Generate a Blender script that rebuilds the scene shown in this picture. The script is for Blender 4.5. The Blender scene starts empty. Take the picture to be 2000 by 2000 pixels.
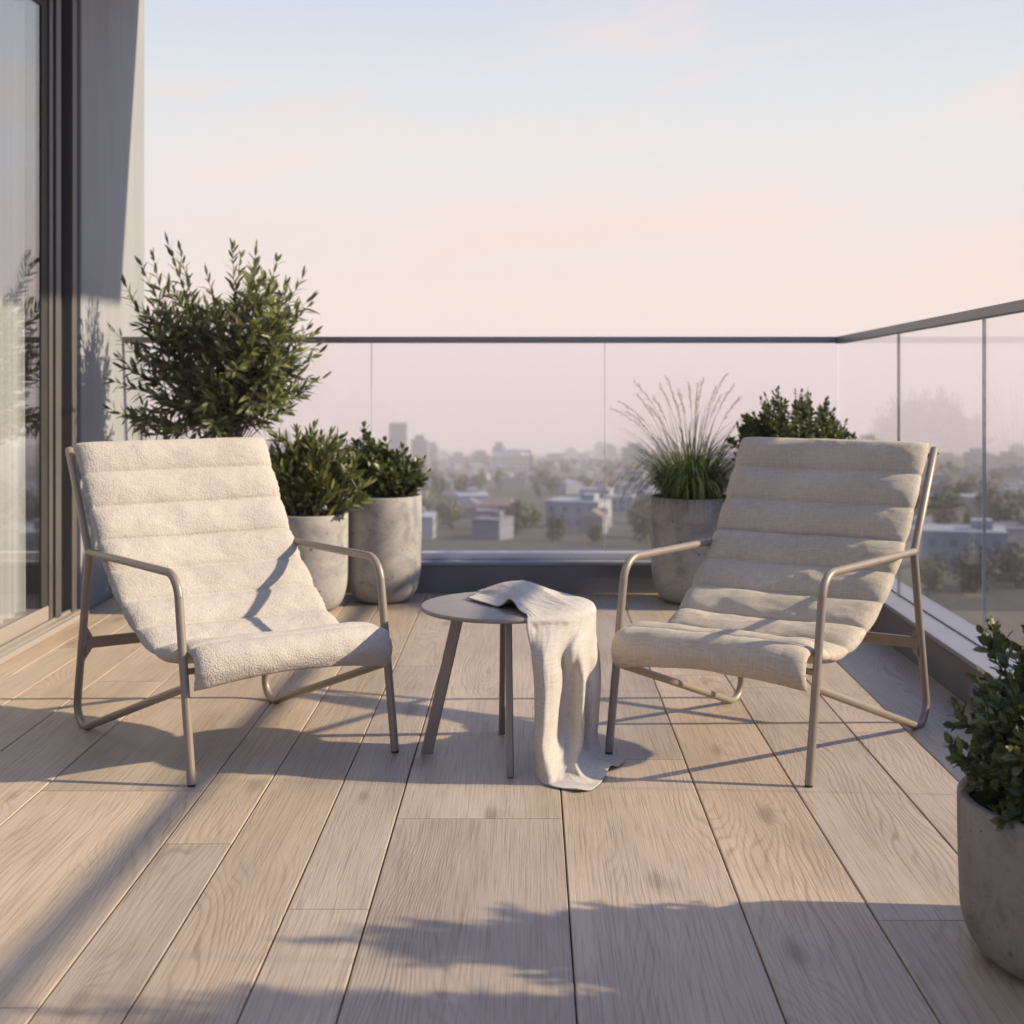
import bpy, math, random
import numpy as np
from mathutils import Vector, Matrix, noise

random.seed(11)
rng = np.random.default_rng(11)
SC = bpy.context.scene
COL = SC.collection
R = math.radians
H = 1.15            # eye height above the deck
FPX = 2775.0        # focal length in photo pixels (2000 px wide)
CX, CY = 1036.0, 705.0

def lin(c):
    c = c / 255.0
    return c / 12.92 if c <= 0.04045 else ((c + 0.055) / 1.055) ** 2.4
def srgb(r, g, b):
    return (lin(r), lin(g), lin(b), 1.0)

# ------------------------------------------------------------------ helpers
def tag(o, label=None, cat=None, group=None, kind=None):
    if label: o['label'] = label
    if cat: o['category'] = cat
    if group: o['group'] = group
    if kind: o['kind'] = kind
    return o

def empty(name, loc=(0, 0, 0), rz=0.0):
    o = bpy.data.objects.new(name, None)
    o.empty_display_size = 0.1
    COL.objects.link(o)
    o.location = loc
    o.rotation_euler = (0, 0, rz)
    return o

class MB:
    def __init__(self):
        self.v, self.f, self.fm, self.fs = [], [], [], []
        self.attr = {}
    def add(self, verts, faces, m=0, smooth=False):
        n = len(self.v)
        self.v.extend([tuple(p) for p in verts])
        for f in faces:
            self.f.append(tuple(i + n for i in f))
            self.fm.append(m)
            self.fs.append(smooth)
    def box(self, x0, x1, y0, y1, z0, z1, m=0, b=0.0):
        if b <= 0:
            vs = [(x0,y0,z0),(x1,y0,z0),(x1,y1,z0),(x0,y1,z0),(x0,y0,z1),(x1,y0,z1),(x1,y1,z1),(x0,y1,z1)]
            fs = [(0,3,2,1),(4,5,6,7),(0,1,5,4),(1,2,6,5),(2,3,7,6),(3,0,4,7)]
            self.add(vs, fs, m); return
        # box with all edges chamfered
        c = ((x0+x1)/2, (y0+y1)/2, (z0+z1)/2)
        h = ((x1-x0)/2, (y1-y0)/2, (z1-z0)/2)
        vs, idx = [], {}
        for sx in (-1, 1):
            for sy in (-1, 1):
                for sz in (-1, 1):
                    for a in range(3):
                        p = [sx*(h[0]-b), sy*(h[1]-b), sz*(h[2]-b)]
                        p[a] = (sx, sy, sz)[a]*h[a]
                        idx[(sx,sy,sz,a)] = len(vs)
                        vs.append((c[0]+p[0], c[1]+p[1], c[2]+p[2]))
        fs = []
        for a in range(3):
            o = [k for k in range(3) if k != a]
            for s in (-1, 1):
                q = []
                for t in ((-1,-1),(1,-1),(1,1),(-1,1)):
                    k = [0,0,0]; k[a] = s; k[o[0]] = t[0]; k[o[1]] = t[1]
                    q.append(idx[(k[0],k[1],k[2],a)])
                fs.append(tuple(q))
        for a in range(3):
            o = [k for k in range(3) if k != a]
            for s in (-1,1):
                for t in (-1,1):
                    k1 = [0,0,0]; k1[o[0]] = s; k1[o[1]] = t
                    k2 = list(k1); k1[a] = -1; k2[a] = 1
                    fs.append((idx[(*k1,o[0])], idx[(*k2,o[0])], idx[(*k2,o[1])], idx[(*k1,o[1])]))
        for sx in (-1,1):
            for sy in (-1,1):
                for sz in (-1,1):
                    fs.append(tuple(idx[(sx,sy,sz,a)] for a in range(3)))
        self.add(vs, fs, m)
    def tube(self, path, r, n=12, m=0, caps=True, ry=None):
        """round tube through points; r a number or one per point; ry flattens it"""
        P = [Vector(p) for p in path]
        k = len(P)
        rs = r if hasattr(r, '__len__') else [r]*k
        T = []
        for i in range(k):
            a = P[max(i-1,0)]; b = P[min(i+1,k-1)]
            T.append((b-a).normalized())
        up = Vector((1,0,0)) if abs(T[0].x) < .8 else Vector((0,1,0))
        u = (up - T[0]*up.dot(T[0])).normalized()
        vs = []
        for i in range(k):
            u = (u - T[i]*u.dot(T[i])).normalized()
            w = T[i].cross(u)
            for j in range(n):
                a = 2*math.pi*j/n
                vs.append(P[i] + u*(rs[i]*math.cos(a)) + w*((ry if ry else rs[i])*math.sin(a)))
        fs = []
        for i in range(k-1):
            for j in range(n):
                fs.append((i*n+j, i*n+(j+1)%n, (i+1)*n+(j+1)%n, (i+1)*n+j))
        self.add(vs, fs, m, True)
        if caps:
            self.add([vs[j] for j in range(n)][::-1], [tuple(range(n))], m)
            self.add([vs[(k-1)*n+j] for j in range(n)], [tuple(range(n))], m)
    def bar(self, a, b, w, t, side, m=0, bev=0.002):
        """rectangular bar from a to b; w along 'side', t across"""
        a, b = Vector(a), Vector(b)
        d = (b-a).normalized()
        s = Vector(side); s = (s - d*s.dot(d)).normalized()
        q = d.cross(s)
        prof = []
        for (i, j) in ((1,1),(-1,1),(-1,-1),(1,-1)):
            c1 = (i*(w/2-bev), j*t/2) ; c2 = (i*w/2, j*(t/2-bev))
            prof += [c1, c2] if (i*j < 0) else [c2, c1]
        n = 8
        vs = [a + s*x + q*y for x, y in prof] + [b + s*x + q*y for x, y in prof]
        fs = [(k, (k+1) % n, n+(k+1) % n, n+k) for k in range(n)]
        fs += [tuple(range(n))[::-1], tuple(range(n, 2*n))]
        self.add(vs, fs, m)
    def lathe(self, prof, n=64, m=0, c=(0,0,0)):
        vs = []
        for (r, z) in prof:
            for j in range(n):
                a = 2*math.pi*j/n
                vs.append((c[0]+r*math.cos(a), c[1]+r*math.sin(a), c[2]+z))
        fs = []
        for i in range(len(prof)-1):
            for j in range(n):
                fs.append((i*n+j, i*n+(j+1)%n, (i+1)*n+(j+1)%n, (i+1)*n+j))
        self.add(vs, fs, m, True)
        self.add(vs[:n], [tuple(range(n))[::-1]], m)
        self.add(vs[-n:], [tuple(range(n))], m)
    def grid(self, pts, m=0, smooth=True):
        a, b = len(pts), len(pts[0])
        vs = [p for row in pts for p in row]
        fs = [(i*b+j, i*b+j+1, (i+1)*b+j+1, (i+1)*b+j) for i in range(a-1) for j in range(b-1)]
        self.add(vs, fs, m, smooth)
    def build(self, name, mats, parent=None):
        me = bpy.data.meshes.new(name)
        me.from_pydata(self.v, [], self.f)
        if not isinstance(mats, (list, tuple)): mats = [mats]
        for mm in mats: me.materials.append(mm)
        me.polygons.foreach_set('material_index', self.fm)
        me.polygons.foreach_set('use_smooth', self.fs)
        me.update()
        o = bpy.data.objects.new(name, me)
        COL.objects.link(o)
        if parent: o.parent = parent
        return o

def recalc(o):
    import bmesh
    bm = bmesh.new(); bm.from_mesh(o.data)
    bmesh.ops.recalc_face_normals(bm, faces=bm.faces)
    bm.to_mesh(o.data); bm.free()
    return o

def fillet(pts, rad, n=8):
    """polyline with rounded corners; rad per inner corner"""
    P = [Vector(p) for p in pts]
    out = [P[0]]
    for i in range(1, len(P)-1):
        r = rad[i-1]
        a = (P[i-1]-P[i]).normalized(); b = (P[i+1]-P[i]).normalized()
        ang = a.angle(b)
        t = r/math.tan(ang/2)
        p0 = P[i]+a*t; p1 = P[i]+b*t
        c = P[i] + (a+b).normalized()*(r/math.sin(ang/2))
        v0 = p0-c; v1 = p1-c
        tot = v0.angle(v1)
        for k in range(n+1):
            s = k/n
            out.append(c + (v0*math.sin((1-s)*tot) + v1*math.sin(s*tot))/math.sin(tot))
    out.append(P[-1])
    return out

def catmull(P, t):
    """P list of np arrays, t in 0..len-1"""
    n = len(P)
    i = min(int(t), n-2); f = t-i
    p1, p2 = P[i], P[i+1]
    p0 = P[i-1] if i > 0 else 2*p1-p2
    p3 = P[i+2] if i+2 < n else 2*p2-p1
    return 0.5*((2*p1) + (p2-p0)*f + (2*p0-5*p1+4*p2-p3)*f*f + (3*p1-p0-3*p2+p3)*f**3)

# ------------------------------------------------------------------ materials
class NT:
    def __init__(self, name):
        self.m = bpy.data.materials.new(name)
        self.m.use_nodes = True
        self.t = self.m.node_tree
        self.t.nodes.clear()
        self.out = self.n('ShaderNodeOutputMaterial')
    def n(self, typ, **kw):
        nd = self.t.nodes.new(typ)
        for k, v in kw.items():
            if k.startswith('i_'):
                nd.inputs[k[2:].replace('_', ' ')].default_value = v
            else:
                setattr(nd, k, v)
        return nd
    def l(self, a, b): self.t.links.new(a, b)
    def coord(self, scale=(1,1,1), kind='Object', off=None):
        tc = self.n('ShaderNodeTexCoord')
        mp = self.n('ShaderNodeMapping')
        mp.inputs['Scale'].default_value = scale
        if off: mp.inputs['Location'].default_value = off
        self.l(tc.outputs[kind], mp.inputs['Vector'])
        return mp.outputs['Vector']
    def noise(self, vec, scale, detail=3, rough=.55, dist=0):
        nd = self.n('ShaderNodeTexNoise')
        nd.inputs['Scale'].default_value = scale
        nd.inputs['Detail'].default_value = detail
        nd.inputs['Roughness'].default_value = rough
        nd.inputs['Distortion'].default_value = dist
        if vec is not None: self.l(vec, nd.inputs['Vector'])
        return nd.outputs['Fac']
    def ramp(self, fac, stops, interp='LINEAR'):
        nd = self.n('ShaderNodeValToRGB')
        cr = nd.color_ramp
        cr.interpolation = interp
        while len(cr.elements) < len(stops): cr.elements.new(.5)
        for e, (p, c) in zip(cr.elements, stops):
            e.position = p
            e.color = c if hasattr(c, '__len__') else (c, c, c, 1)
        self.l(fac, nd.inputs['Fac'])
        return nd.outputs['Color']
    def mix(self, fac, a, b, mode='MIX'):
        nd = self.n('ShaderNodeMix', data_type='RGBA', blend_type=mode)
        for s, v in ((nd.inputs[0], fac), (nd.inputs[6], a), (nd.inputs[7], b)):
            if hasattr(v, 'is_output'): self.l(v, s)
            else: s.default_value = v
        return nd.outputs[2]
    def math(self, op, a, b=0.0, c=0.0):
        nd = self.n('ShaderNodeMath', operation=op)
        for s, v in zip(nd.inputs, (a, b, c)):
            if hasattr(v, 'is_output'): self.l(v, s)
            else: s.default_value = v
        return nd.outputs[0]
    def bump(self, h, strength, dist=.01, nrm=None):
        nd = self.n('ShaderNodeBump')
        nd.inputs['Strength'].default_value = strength
        nd.inputs['Distance'].default_value = dist
        self.l(h, nd.inputs['Height'])
        if nrm is not None: self.l(nrm, nd.inputs['Normal'])
        return nd.outputs['Normal']
    def bsdf(self, col, rough=.6, metal=0, nrm=None, spec=.5, sheen=0):
        b = self.n('ShaderNodeBsdfPrincipled')
        for k, v in (('Base Color', col), ('Roughness', rough), ('Metallic', metal)):
            if hasattr(v, 'is_output'): self.l(v, b.inputs[k])
            else: b.inputs[k].default_value = v
        b.inputs['Specular IOR Level'].default_value = spec
        if sheen:
            b.inputs['Sheen Weight'].default_value = sheen
            b.inputs['Sheen Roughness'].default_value = .5
        if nrm is not None: self.l(nrm, b.inputs['Normal'])
        return b.outputs['BSDF']
    def done(self, sh):
        self.l(sh, self.out.inputs['Surface'])
        return self.m

def simple(name, col, rough=.6, metal=0, var=.15, scale=8, bump=0, bscale=60, spec=.5, stretch=(1,1,1)):
    t = NT(name)
    v = t.coord(stretch)
    f = t.noise(v, scale, 5)
    a = tuple(c*(1-var) for c in col[:3])+(1,)
    b = tuple(min(1, c*(1+var)) for c in col[:3])+(1,)
    c = t.ramp(f, [(.3, a), (.7, b)])
    nrm = None
    if bump:
        nrm = t.bump(t.noise(v, bscale, 4), bump, .004)
    return t.done(t.bsdf(c, rough, metal, nrm, spec))

def mat_wood():
    t = NT('deck_oak')
    tc = t.n('ShaderNodeTexCoord')
    at = t.n('ShaderNodeAttribute', attribute_name='rnd')
    at.attribute_type = 'GEOMETRY'
    rnd = at.outputs['Fac']
    off = t.n('ShaderNodeCombineXYZ')
    t.l(t.math('MULTIPLY', rnd, 37.0), off.inputs[0])
    t.l(t.math('MULTIPLY', rnd, 91.0), off.inputs[1])
    t.l(t.math('MULTIPLY', rnd, 13.0), off.inputs[2])
    add = t.n('ShaderNodeVectorMath', operation='ADD')
    t.l(tc.outputs['Object'], add.inputs[0]); t.l(off.outputs[0], add.inputs[1])
    base = add.outputs[0]
    def mp(s):
        m = t.n('ShaderNodeMapping'); m.inputs['Scale'].default_value = s
        t.l(base, m.inputs['Vector']); return m.outputs['Vector']
    # knots: sparse, elongated; they push the grain aside
    vo = t.n('ShaderNodeTexVoronoi', feature='F1', voronoi_dimensions='2D')
    vo.inputs['Scale'].default_value = 1.0
    vo.inputs['Randomness'].default_value = 1.0
    t.l(mp((4.2, 1.35, 1)), vo.inputs['Vector'])
    kd = vo.outputs['Distance']
    knot_on = t.math('GREATER_THAN', t.n('ShaderNodeSeparateColor').outputs[0], 2)  # placeholder, replaced below
    sep = t.n('ShaderNodeSeparateColor'); t.l(vo.outputs['Color'], sep.inputs[0])
    knot_on = t.math('GREATER_THAN', sep.outputs[0], .62)
    near = t.n('ShaderNodeMapRange'); near.inputs[1].default_value = 0; near.inputs[2].default_value = .42
    near.inputs[3].default_value = 1; near.inputs[4].default_value = 0
    t.l(kd, near.inputs[0])
    push = t.math('MULTIPLY', t.math('MULTIPLY', near.outputs[0], near.outputs[0]), knot_on)
    # broad figure
    warp = t.noise(mp((3.0, .55, 1)), 1.0, 2, .5)
    warp2 = t.noise(mp((9.0, 1.6, 1)), 1.0, 3, .55)
    sx = t.n('ShaderNodeSeparateXYZ'); t.l(base, sx.inputs[0])
    ph = t.math('ADD', t.math('MULTIPLY', sx.outputs[0], 210.0), t.math('MULTIPLY', warp, 120.0))
    ph = t.math('ADD', ph, t.math('MULTIPLY', warp2, 9.0))
    ph = t.math('ADD', ph, t.math('MULTIPLY', push, 22.0))
    rings = t.math('ABSOLUTE', t.math('SINE', ph))
    rings = t.math('POWER', rings, 4.0)
    ringmask = t.noise(mp((5.0, .8, 1)), 1.0, 2, .5)
    rm = t.n('ShaderNodeMapRange'); rm.inputs[1].default_value = .38; rm.inputs[2].default_value = .68
    t.l(ringmask, rm.inputs[0])
    # fibres and pores
    fib = t.noise(mp((270, 3.4, 1)), 1.0, 4, .6, .3)
    fib2 = t.noise(mp((420, 11, 1)), 1.0, 3, .6, .2)
    pores = t.n('ShaderNodeMapRange'); pores.inputs[1].default_value = .56; pores.inputs[2].default_value = .74
    t.l(t.noise(mp((330, 5, 1)), 1.0, 3, .55, .5), pores.inputs[0])
    blot = t.noise(mp((4.0, 1.1, 1)), 1.0, 4, .6)
    col = t.ramp(blot, [(.28, (.354, .287, .211, 1)), (.5, (.449, .366, .275, 1)), (.74, (.522, .428, .325, 1))])
    # plank to plank tone
    tone = t.ramp(rnd, [(0, (.80,.80,.83,1)), (.2, (1.0,.98,.97,1)), (.4, (1.07,1.01,.95,1)), (.6, (.90,.91,.93,1)), (.8, (1.09,1.06,1.0,1)), (1.0, (.95,.92,.89,1))])
    col = t.mix(1.0, col, tone, 'MULTIPLY')
    dk = t.ramp(rings, [(0, (1.02,1.02,1.02,1)), (.5, (.98,.965,.95,1)), (1, (.70,.65,.60,1))])
    col = t.mix(t.math('MULTIPLY', rm.outputs[0], .8), col, t.mix(1.0, col, dk, 'MULTIPLY'))
    fb = t.ramp(fib, [(.34, (.72,.68,.64,1)), (.48, (.99,.99,.99,1)), (.66, (1.07,1.06,1.05,1))])
    col = t.mix(.9, col, t.mix(1.0, col, fb, 'MULTIPLY'))
    col = t.mix(t.math('MULTIPLY', pores.outputs[0], .5), col, (.20,.14,.10,1))
    # knot colour
    core = t.n('ShaderNodeMapRange'); core.inputs[1].default_value = .03; core.inputs[2].default_value = .13
    core.inputs[3].default_value = 1; core.inputs[4].default_value = 0
    kdw = t.math('ADD', kd, t.math('ADD', t.math('MULTIPLY', t.math('SUBTRACT', warp2, .5), .22), t.math('MULTIPLY', t.math('SUBTRACT', fib, .5), .10)))
    t.l(kdw, core.inputs[0])
    kc = t.math('MULTIPLY', core.outputs[0], knot_on)
    col = t.mix(t.math('MULTIPLY', kc, .5), col, (.17,.115,.08,1))
    # the dirty lower values of the worn finish
    hgt = t.math('ADD', t.math('MULTIPLY', fib, .5), t.math('MULTIPLY', fib2, .35))
    hgt = t.math('SUBTRACT', hgt, t.math('MULTIPLY', pores.outputs[0], .5))
    hgt = t.math('SUBTRACT', hgt, t.math('MULTIPLY', t.math('MULTIPLY', rings, rm.outputs[0]), .25))
    nrm = t.bump(hgt, .38, .0025)
    rough = t.n('ShaderNodeMapRange'); rough.inputs[3].default_value = .34; rough.inputs[4].default_value = .55
    t.l(t.noise(mp((6, 2, 1)), 1.0, 4, .6), rough.inputs[0])
    return t.done(t.bsdf(col, rough.outputs[0], 0, nrm, .32))

def mat_concrete(name, col, dark=.72, stain=.35):
    t = NT(name)
    v = t.coord()
    oi = t.n('ShaderNodeObjectInfo')
    ad = t.n('ShaderNodeVectorMath', operation='ADD')
    cb = t.n('ShaderNodeCombineXYZ'); t.l(t.math('MULTIPLY', oi.outputs['Random'], 40.), cb.inputs[0])
    t.l(v, ad.inputs[0]); t.l(cb.outputs[0], ad.inputs[1]); v = ad.outputs[0]
    f = t.noise(v, 7, 8, .68, .5)
    c0 = tuple(x*dark for x in col)+(1,); c1 = tuple(col)+(1,); c2 = tuple(min(1, x*1.18) for x in col)+(1,)
    c = t.ramp(f, [(.30, c0), (.5, c1), (.70, c2)])
    fine = t.noise(v, 90, 4, .7)
    c = t.mix(.5, c, t.mix(1.0, c, t.ramp(fine, [(.3, (.74,.74,.74,1)), (.7, (1.12,1.12,1.12,1))]), 'MULTIPLY'))
    # damp stains
    mpv = t.n('ShaderNodeMapping'); mpv.inputs['Scale'].default_value = (1.5, 1.5, .7); t.l(v, mpv.inputs['Vector'])
    st = t.noise(mpv.outputs[0], 3.4, 5, .62, .9)
    stm = t.n('ShaderNodeMapRange'); stm.inputs[1].default_value = .56; stm.inputs[2].default_value = .66
    t.l(st, stm.inputs[0])
    c = t.mix(t.math('MULTIPLY', stm.outputs[0], stain), c, (.20,.20,.205,1))
    # air holes
    vo = t.n('ShaderNodeTexVoronoi', feature='F1'); vo.inputs['Scale'].default_value = 26
    t.l(v, vo.inputs['Vector'])
    sp = t.n('ShaderNodeSeparateColor'); t.l(vo.outputs['Color'], sp.inputs[0])
    sz = t.math('MULTIPLY', t.math('SUBTRACT', sp.outputs[0], .52), .40)
    hole = t.math('LESS_THAN', vo.outputs['Distance'], sz)
    vo2 = t.n('ShaderNodeTexVoronoi', feature='F1'); vo2.inputs['Scale'].default_value = 70
    t.l(v, vo2.inputs['Vector'])
    sp2 = t.n('ShaderNodeSeparateColor'); t.l(vo2.outputs['Color'], sp2.inputs[0])
    hole2 = t.math('LESS_THAN', vo2.outputs['Distance'], t.math('MULTIPLY', t.math('SUBTRACT', sp2.outputs[1], .7), .7))
    hm = t.math('MAXIMUM', hole, hole2)
    c = t.mix(t.math('MULTIPLY', hm, .85), c, (.10,.095,.09,1))
    h = t.math('SUBTRACT', t.math('MULTIPLY', fine, .25), hm)
    h = t.math('ADD', h, t.math('MULTIPLY', f, .6))
    return t.done(t.bsdf(c, .82, 0, t.bump(h, .4, .003), .3))

def mat_boucle():
    t = NT('boucle_wool')
    v = t.coord()
    vo = t.n('ShaderNodeTexVoronoi', feature='F1'); vo.inputs['Scale'].default_value = 190
    wv = t.n('ShaderNodeVectorMath', operation='ADD')
    nz = t.n('ShaderNodeTexNoise'); nz.inputs['Scale'].default_value = 110; t.l(v, nz.inputs['Vector'])
    sc = t.n('ShaderNodeVectorMath', operation='SCALE'); sc.inputs['Scale'].default_value = .010
    t.l(nz.outputs['Color'], sc.inputs[0]); t.l(v, wv.inputs[0]); t.l(sc.outputs[0], wv.inputs[1])
    t.l(wv.outputs[0], vo.inputs['Vector'])
    n1 = t.noise(v, 230, 4, .65)
    n2 = t.noise(v, 7, 3)
    c = t.ramp(n2, [(.3, (.455,.415,.36,1)), (.7, (.515,.475,.418,1))])
    c = t.mix(.6, c, t.mix(1.0, c, t.ramp(vo.outputs['Distance'], [(.0, (1.05,1.05,1.05,1)), (.7, (.80,.77,.73,1))]), 'MULTIPLY'))
    h = t.math('SUBTRACT', t.math('MULTIPLY', n1, .6), vo.outputs['Distance'])
    return t.done(t.bsdf(c, .95, 0, t.bump(h, .5, .0032), .15, .15))

def mat_linen(name, ca, cb_, wscale=260, bump=.4, sheen=.1):
    t = NT(name)
    v = t.coord(kind='UV')
    vo = t.coord()
    def wv(ax):
        w = t.n('ShaderNodeTexWave', wave_type='BANDS', bands_direction=ax)
        w.inputs['Scale'].default_value = wscale
        w.inputs['Distortion'].default_value = 2.5
        w.inputs['Detail'].default_value = 2
        w.inputs['Detail Scale'].default_value = 1.5
        t.l(v, w.inputs['Vector'])
        return w.outputs['Fac']
    weave = t.math('MAXIMUM', wv('X'), wv('Y'))
    mpx = t.n('ShaderNodeMapping'); mpx.inputs['Scale'].default_value = (230, 26, 1); t.l(v, mpx.inputs['Vector'])
    mpy = t.n('ShaderNodeMapping'); mpy.inputs['Scale'].default_value = (26, 230, 1); t.l(v, mpy.inputs['Vector'])
    slub = t.math('ADD', t.noise(mpx.outputs[0], 1, 3, .6), t.noise(mpy.outputs[0], 1, 3, .6))
    slub = t.math('MULTIPLY', slub, .5)
    broad = t.noise(vo, 6, 4, .6)
    c = t.ramp(t.math('ADD', t.math('MULTIPLY', slub, .7), t.math('MULTIPLY', broad, .3)), [(.38, ca), (.62, cb_)])
    c = t.mix(.5, c, t.mix(1.0, c, t.ramp(weave, [(.2, (.78,.77,.75,1)), (.9, (1.05,1.05,1.05,1))]), 'MULTIPLY'))
    h = t.math('ADD', t.math('MULTIPLY', weave, .6), t.math('MULTIPLY', slub, 1.2))
    fuzz = t.noise(vo, 170, 3, .7)
    h = t.math('ADD', h, t.math('MULTIPLY', fuzz, 1.1))
    return t.done(t.bsdf(c, .93, 0, t.bump(h, bump, .0022), .15, sheen))

def mat_leaf(name, dark, light, gloss=.42, trans=.22):
    t = NT(name)
    at = t.n('ShaderNodeAttribute', attribute_name='leaf_var')
    c = t.ramp(at.outputs['Fac'], [(0, dark), (.6, light), (1, tuple(min(1, x*1.45) for x in light[:3])+(1,))])
    b = t.bsdf(c, gloss, 0, None, .5)
    tr = t.n('ShaderNodeBsdfTranslucent')
    t.l(t.mix(1.0, c, (1.5, 1.6, .6, 1), 'MULTIPLY'), tr.inputs['Color'])
    ms = t.n('ShaderNodeMixShader'); ms.inputs[0].default_value = trans
    t.l(b, ms.inputs[1]); t.l(tr.outputs[0], ms.inputs[2])
    return t.done(ms.outputs[0])

def mat_glass(name, tint, k=.6, cap=.13):
    t = NT(name)
    ge = t.n('ShaderNodeNewGeometry')      # Schlick on the unsigned angle, the same from both sides of the pane
    dp = t.n('ShaderNodeVectorMath', operation='DOT_PRODUCT')
    t.l(ge.outputs['Normal'], dp.inputs[0]); t.l(ge.outputs['Incoming'], dp.inputs[1])
    c1 = t.math('SUBTRACT', 1.0, t.math('ABSOLUTE', dp.outputs['Value']))
    sch = t.math('ADD', t.math('MULTIPLY', t.math('POWER', c1, 5.0), .96), .04)
    f = t.math('MINIMUM', t.math('MULTIPLY', sch, k), cap)
    tr = t.n('ShaderNodeBsdfTransparent'); tr.inputs['Color'].default_value = tint
    gl = t.n('ShaderNodeBsdfGlossy'); gl.inputs['Roughness'].default_value = .0
    gl.inputs['Color'].default_value = (.95, .96, .97, 1)
    ms = t.n('ShaderNodeMixShader')
    t.l(f, ms.inputs[0]); t.l(tr.outputs[0], ms.inputs[1]); t.l(gl.outputs[0], ms.inputs[2])
    return t.done(ms.outputs[0])

M = {}
M['wood'] = mat_wood()
M['gap'] = simple('deck_underlay', (.035, .03, .028), .9)
M['concrete'] = mat_concrete('pale_concrete', (.355, .335, .31), .60, .45)
M['concrete_b'] = mat_concrete('stained_concrete', (.35, .33, .305), .56, .75)
M['concrete_d'] = mat_concrete('dark_concrete', (.245, .222, .20), .5, .6)
M['soil'] = simple('potting_soil', (.028, .021, .016), .95, 0, .5, 60, .8, 90)
M['curb'] = simple('curb_plaster', (.155, .145, .15), .7, 0, .12, 5, .15, 120)
M['cap'] = simple('curb_cap_metal', (.25, .25, .27), .48, .0, .05, 4)
M['rail'] = simple('rail_aluminium', (.20, .19, .195), .38, .35, .05, 4)
M['channel'] = simple('channel_aluminium', (.62, .63, .66), .35, .5, .05, 4)
M['seal'] = simple('glazing_seal', (.02, .02, .022), .6)
t = NT('glazing_joint')
b_ = t.bsdf((.72, .78, .76, 1), .25); tr = t.n('ShaderNodeBsdfTransparent'); ms = t.n('ShaderNodeMixShader'); ms.inputs[0].default_value = .45
t.l(tr.outputs[0], ms.inputs[1]); t.l(b_, ms.inputs[2]); M['glass_edge'] = t.done(ms.outputs[0])
t = NT('clear_seal')
b_ = t.bsdf((.2, .2, .21, 1), .4); tr = t.n('ShaderNodeBsdfTransparent'); ms = t.n('ShaderNodeMixShader'); ms.inputs[0].default_value = .42
t.l(tr.outputs[0], ms.inputs[1]); t.l(b_, ms.inputs[2]); M['jseal'] = t.done(ms.outputs[0])
M['taupe'] = simple('taupe_powder_coat', (.262, .214, .166), .40, .15, .05, 30, .08, 500)
M['rubber'] = simple('black_rubber', (.02, .02, .02), .7)
M['table'] = simple('table_lacquer', (.235, .21, .178), .42, .0, .05, 10, .05, 300)
M['tleg'] = simple('table_leg_metal', (.255, .205, .168), .42, .15, .05, 10)
M['boucle'] = mat_boucle()
M['linen'] = mat_linen('beige_linen', (.445, .375, .288, 1), (.625, .545, .43, 1), 150, .6, .1)
M['throw'] = mat_linen('stone_throw_linen', (.44, .395, .345, 1), (.60, .55, .485, 1), 330, .35, .08)
M['wall'] = None
t = NT('brushed_wall_panel')
v = t.coord((60, 60, 1.2)); f = t.noise(v, 1.0, 5, .65)
v2 = t.coord((3, 3, .6)); f2 = t.noise(v2, 1.0, 4, .6)
c = t.ramp(t.math('ADD', t.math('MULTIPLY', f, .55), t.math('MULTIPLY', f2, .45)), [(.35, (.235,.245,.25,1)), (.65, (.325,.33,.335,1))])
M['wall'] = t.done(t.bsdf(c, .55, .0, t.bump(f, .12, .002), .4))
M['bronze'] = simple('dark_bronze_frame', (.045, .041, .038), .6, .0, .1, 5, 0, 60, .2)
M['bronze_l'] = simple('bronze_edge', (.11, .10, .093), .45, .2, .08, 5, 0, 60, .3)
M['sill'] = simple('sill_aluminium', (.40, .355, .31), .42, .3, .06, 6, 0, 60, .5, (1, .2, 1))
M['soffit'] = simple('soffit_plaster', (.55, .54, .53), .8)
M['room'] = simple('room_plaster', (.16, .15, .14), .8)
t = NT('sheer_curtain')
v = t.coord((240, 240, 240)); f = t.noise(v, 1, 3)
c = t.ramp(f, [(.3, (.80,.785,.76,1)), (.7, (.87,.86,.84,1))])
b_ = t.bsdf(c, .9, 0, None, .1)
tr = t.n('ShaderNodeBsdfTranslucent'); t.l(c, tr.inputs['Color'])
ms = t.n('ShaderNodeMixShader'); ms.inputs[0].default_value = .25
t.l(b_, ms.inputs[1]); t.l(tr.outputs[0], ms.inputs[2])
M['curtain'] = t.done(ms.outputs[0])
M['glass'] = mat_glass('balustrade_glass', (.965, .97, .97, 1))
M['door_glass'] = mat_glass('door_glass', (.95, .96, .96, 1), 1.8, .7)
M['olive'] = mat_leaf('olive_leaf', (.058,.070,.034,1), (.185,.196,.105,1), .38, .30)
M['oleander'] = mat_leaf('shrub_leaf', (.052,.064,.024,1), (.16,.172,.068,1), .4, .22)
M['box'] = mat_leaf('box_leaf', (.036,.053,.023,1), (.115,.138,.056,1), .36, .18)
M['boxlight'] = mat_leaf('young_box_leaf', (.036,.048,.020,1), (.12,.135,.056,1), .4, .22)
M['grassblade'] = mat_leaf('grass_blade', (.028,.044,.014,1), (.10,.122,.038,1), .45, .28)
M['seed'] = simple('dry_seed_head', (.25, .20, .105), .8, 0, .25, 60)
M['bark'] = simple('olive_bark', (.16, .115, .08), .85, 0, .3, 40, .6, 70)
M['stem'] = simple('green_stem', (.085, .075, .035), .7, 0, .25, 40)

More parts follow.
